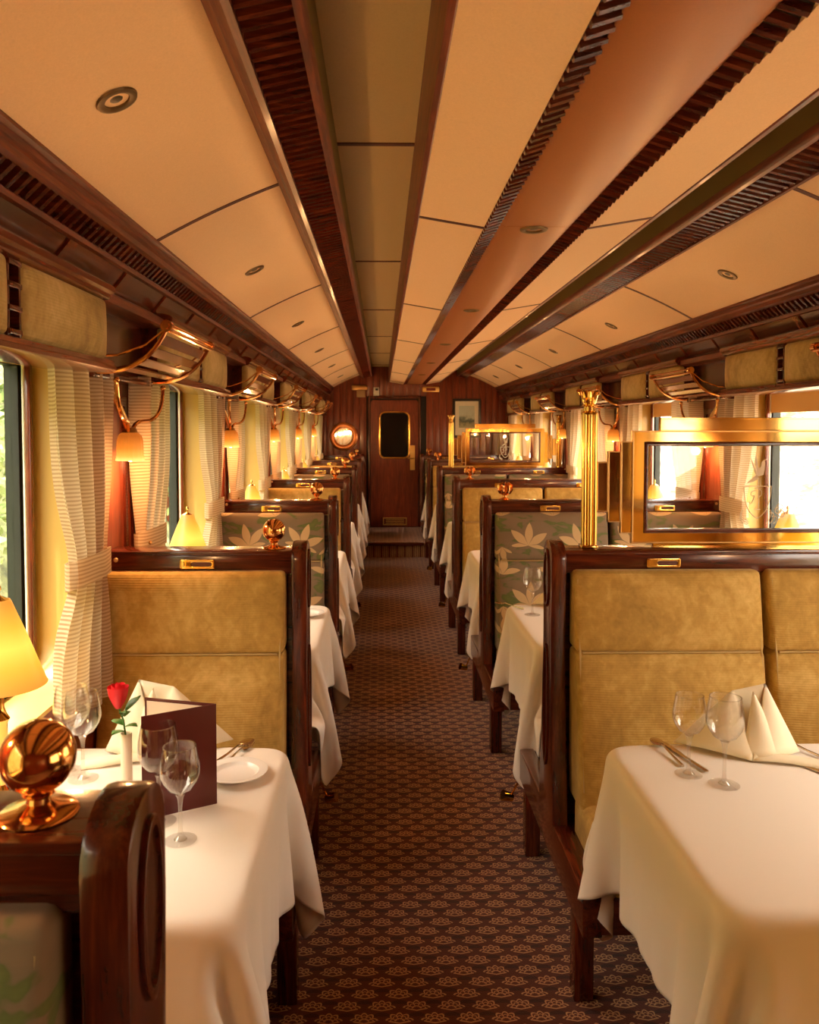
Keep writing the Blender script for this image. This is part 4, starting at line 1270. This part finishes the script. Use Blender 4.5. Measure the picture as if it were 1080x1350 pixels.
# cutlery
def knife_mb(m, L=.21):
    m.rbox(-.005, .005, 0, L * .45, .001, .0055, .002, 2); m.prism([(-.005, L * .45), (.005, L * .45), (.009, L * .6), (.009, L * .9), (.002, L), (-.004, L * .98)], .001, .003, 2)
def spoon_mb(m, L=.17, fork=False):
    m.tube([(0, 0, .003), (0, L * .35, .006), (0, L * .65, .012), (0, L * .74, .006)], [.0045, .003, .0025, .003], 8)
    if not fork: m.sphere((0, L * .87, .0075), .018, 14, 8, (.95, 1.5, .28))
    else:
        m.sphere((0, L * .78, .006), .010, 10, 6, (1.1, 1.2, .22))
        for dx in (-.0085, -.003, .003, .0085): m.tube([(dx, L * .80, .006), (dx, L * .92, .004), (dx, L, .009)], .0013, 5)
def cut(kind, loc, rz, label):
    m = MB(); (knife_mb if kind == 'knife' else (lambda q: spoon_mb(q, fork=(kind == 'fork'))))(m)
    o = link(kind, m.mesh(kind, STEEL), None, loc); o.rotation_euler = (0, 0, rz)
    tag(o, label, kind if kind != 'knife' else 'knife', 'cutlery on the tables')
cut('spoon', (.752, 2.00, TOPZ), .10, 'steel spoon lying left of the glasses on the nearest double-side table'.replace('left of', 'beside'))
cut('knife', (.800, 1.965, TOPZ), .24, 'steel knife half under the peaked napkin beside the spoon')
cut('fork', (1.135, 2.03, TOPZ), .45, 'steel fork beyond the peaked napkin on the nearest double-side table')
cut('knife', (1.14, 1.86, TOPZ), .55, 'steel knife lying nearest the window of the double-side table')
cut('fork', (-.405, 2.00, TOPZ), -.35, 'steel fork between the side plate and the peaked napkin')
cut('spoon', (-.425, 2.03, TOPZ), -.45, 'steel spoon beside the fork behind the side plate')
cut('spoon', (.66, 3.77, TOPZ), .7, 'steel spoon by the glass on the second double-side table')
# menu
t = thing('menu_card', 'dark maroon menu standing open on the nearest single-side table', 'menu', (-.372, 1.82, TOPZ))
def board(a, b, z0, z1, th):
    a, b = Vector((*a, 0)), Vector((*b, 0)); d = (b - a).normalized(); nn = Vector((-d.y, d.x, 0)) * th
    return [(a.x, a.y), (b.x, b.y), (b.x + nn.x, b.y + nn.y), (a.x + nn.x, a.y + nn.y)]
S0 = (-.372, 1.82); S1 = (-.516, 1.742); S2 = (-.545, 1.868)
part(t, 'front_cover', MB().prism(board(S0, S1, 0, 0, -.0022), TOPZ, TOPZ + .228, 2), MENU, .0006)
part(t, 'back_cover', MB().prism(board(S0, S2, 0, 0, -.0022), TOPZ, TOPZ + .228, 2), MENU, .0006)
part(t, 'page', MB().prism(board((-.392, 1.8218), (-.538, 1.8625), 0, 0, .0008), TOPZ + .006, TOPZ + .222, 2), PAPER)
# vase and rose
t = thing('bud_vase', 'slim white bud vase with one red rose on the nearest single-side table', 'vase', (-.584, 1.855, TOPZ))
b = (0, 0, 0)
part(t, 'vase_body', MB().lathe([(.0001, 0), (.0150, 0), (.0155, .004), (.0135, .012), (.0125, .10), (.0130, .148), (.0122, .150), (.0105, .148), (.0105, .02)], 24), IVORYB, base=b)
t2 = thing('red_rose', 'single red rose standing in the slim white vase', 'flower', (-.584, 1.855, TOPZ))
part(t2, 'stem', MB().tube([(0, 0, .012), (.002, 0, .12), (-.006, 0, .18), (-.017, 0, .212)], .0022, 6), LEAF, base=b)
def petal(m, ang, r0, h, w, z0, flare, cx):
    def fn(u, v):
        a = ang + (u - .5) * w
        r = r0 * (.35 + .65 * math.sin(min(1, v * 1.25) * PI / 2)) + flare * v * v * (1 if v < .9 else 1)
        z = z0 + h * v * (1 - .10 * (2 * u - 1) ** 2)
        return (cx + r * math.cos(a), r * math.sin(a), z)
    m.grid(fn, 8, 8)
for i in range(11):
    ring_ = 0 if i < 3 else (1 if i < 6 else 2)
    m = MB(); petal(m, i * 2.4, (.008, .015, .020)[ring_], (.058, .056, .050)[ring_], (2.6, 2.4, 2.2)[ring_], .208, (-.002, .000, .004)[ring_], -.017)
    o = part(t2, 'petal', m, ROSE, base=b)
for i, (a, z, L_) in enumerate(((2.8, .17, .035), (-.3, .165, .035), (-1.2, .19, .05), (.9, .20, .045), (-2.0, .155, .04))):
    def fn(u, v):
        w_ = .013 * math.sin(PI * min(.999, u * .98 + .01)) * (v - .5) * 2
        x = L_ * u; q = .010 * math.sin(u * 2.5)
        return (-.004 + x * math.cos(a) - w_ * math.sin(a), x * math.sin(a) + w_ * math.cos(a), z + q - abs(v - .5) * .006 + (.02 * u if i in (2, 3) else 0))
    part(t2, 'leaf', MB().grid(fn, 8, 4), LEAF, base=b)

# ------------------------------------------------------------------ outside
gm = Mat('pale_dry_ground', rough=.95)
n1 = gm.noise(gm.coords(), .8, 5, .6); n2 = gm.noise(gm.coords(), 4, 5, .7)
gm.col(gm.ramp(n1 * .5 + n2 * .5, [(.36, (.06, .06, .025)), (.46, (.17, .13, .07)), (.55, (.50, .42, .32))]))
m = MB()
def hill(u, v):
    x = 1.9 + 55 * u ** 1.6; y = -30 + 90 * v
    z = -1.6 + max(0, x - 6) * .18 + max(0, x - 16) * .28 + .5 * math.sin(x * .5 + y * .21) * min(1, u * 6) + .25 * math.sin(y * .9 + x)* min(1, u * 6)
    return (x, y, z)
m.grid(hill, 50, 90)
gr = smesh('ground', m, gm.m)
gm2 = Mat('grassy_bank', rough=.95)
n1 = gm2.noise(gm2.coords(), 3, 6, .7)
gm2.col(gm2.ramp(n1, [(.35, (.03, .04, .012)), (.5, (.10, .12, .04)), (.65, (.28, .27, .12))]))
m = MB()
def bank(u, v):
    x = -1.2 - 16 * u; y = -30 + 90 * v
    z = -1.6 + min(9, max(0, -x - 2.2) * 1.25) + .25 * math.sin(y * 1.3) * min(1, u * 5) + .15 * math.sin(y * 3.1 + x * 2) * min(1, u * 5)
    return (x, y, z)
m.grid(bank, 30, 140)
gr2 = smesh('terrain', m, gm2.m)
lm = Mat('bush_leaf', rough=.7)
lm.col(lm.ramp(lm.rnd() * .4 + lm.noise(lm.coords(), 8, 3) * .8, [(.3, (.03, .06, .012)), (.55, (.10, .17, .035)), (.8, (.30, .36, .12))]))
def bush(loc, r, seed, label):
    rnd = random.Random(seed); m = MB()
    for i in range(900):
        a, b_ = rnd.uniform(0, 2 * PI), math.acos(rnd.uniform(-.5, 1)); q = r * rnd.uniform(.55, 1.0)
        c_ = Vector((q * math.sin(b_) * math.cos(a), q * math.sin(b_) * math.sin(a), q * math.cos(b_) * .9 + r * .5))
        d1 = Vector((rnd.gauss(0, 1), rnd.gauss(0, 1), rnd.gauss(0, 1))).normalized() * r * .07
        d2 = d1.orthogonal().normalized() * r * .035
        m.add([(c_ - d1)[:], (c_ + d2)[:], (c_ + d1)[:], (c_ - d2)[:]], [(0, 1, 2, 3)])
    t = thing('bush', label, 'bush', loc, 'bushes outside the windows')
    o = part(t, 'leaves', m, lm.m, base=(0, 0, 0)); o['kind'] = 'stuff'
    part(t, 'stem', MB().tube([(0, 0, -.1), (0, 0, r * .8)], r * .06, 6), BZ, base=(0, 0, 0))
    return t
for i, (x, y, r) in enumerate(((-3.4, 4.6, .9), (-3.8, 7.2, 1.1), (-4.2, 10.5, 1.3), (-3.6, 14.0, 1.3), (-5.0, 2.2, 1.2))):
    zz = -1.6 + max(0, -x - 2.2) * 1.25 - .05
    bush((x, y, zz), r, 20 + i, 'leafy green bush outside the single-seat windows, %s along the bank' % ORD[i])
# daylight enters through the window openings: portals guide the sky sampling
for side in (0, 1):
    for b in WIN:
        d = bpy.data.lights.new('window_portal', 'AREA'); d.shape = 'RECTANGLE'; d.size = WZ1 - WZ0; d.size_y = 2 * HALF
        d.cycles.is_portal = True
        o = bpy.data.objects.new('window_portal', d); C.objects.link(o)
        o.location = (sx(side, -1.05), b, (WZ0 + WZ1) / 2)
        o.rotation_euler = (0, (-PI / 2) if side == 0 else (PI / 2), 0)
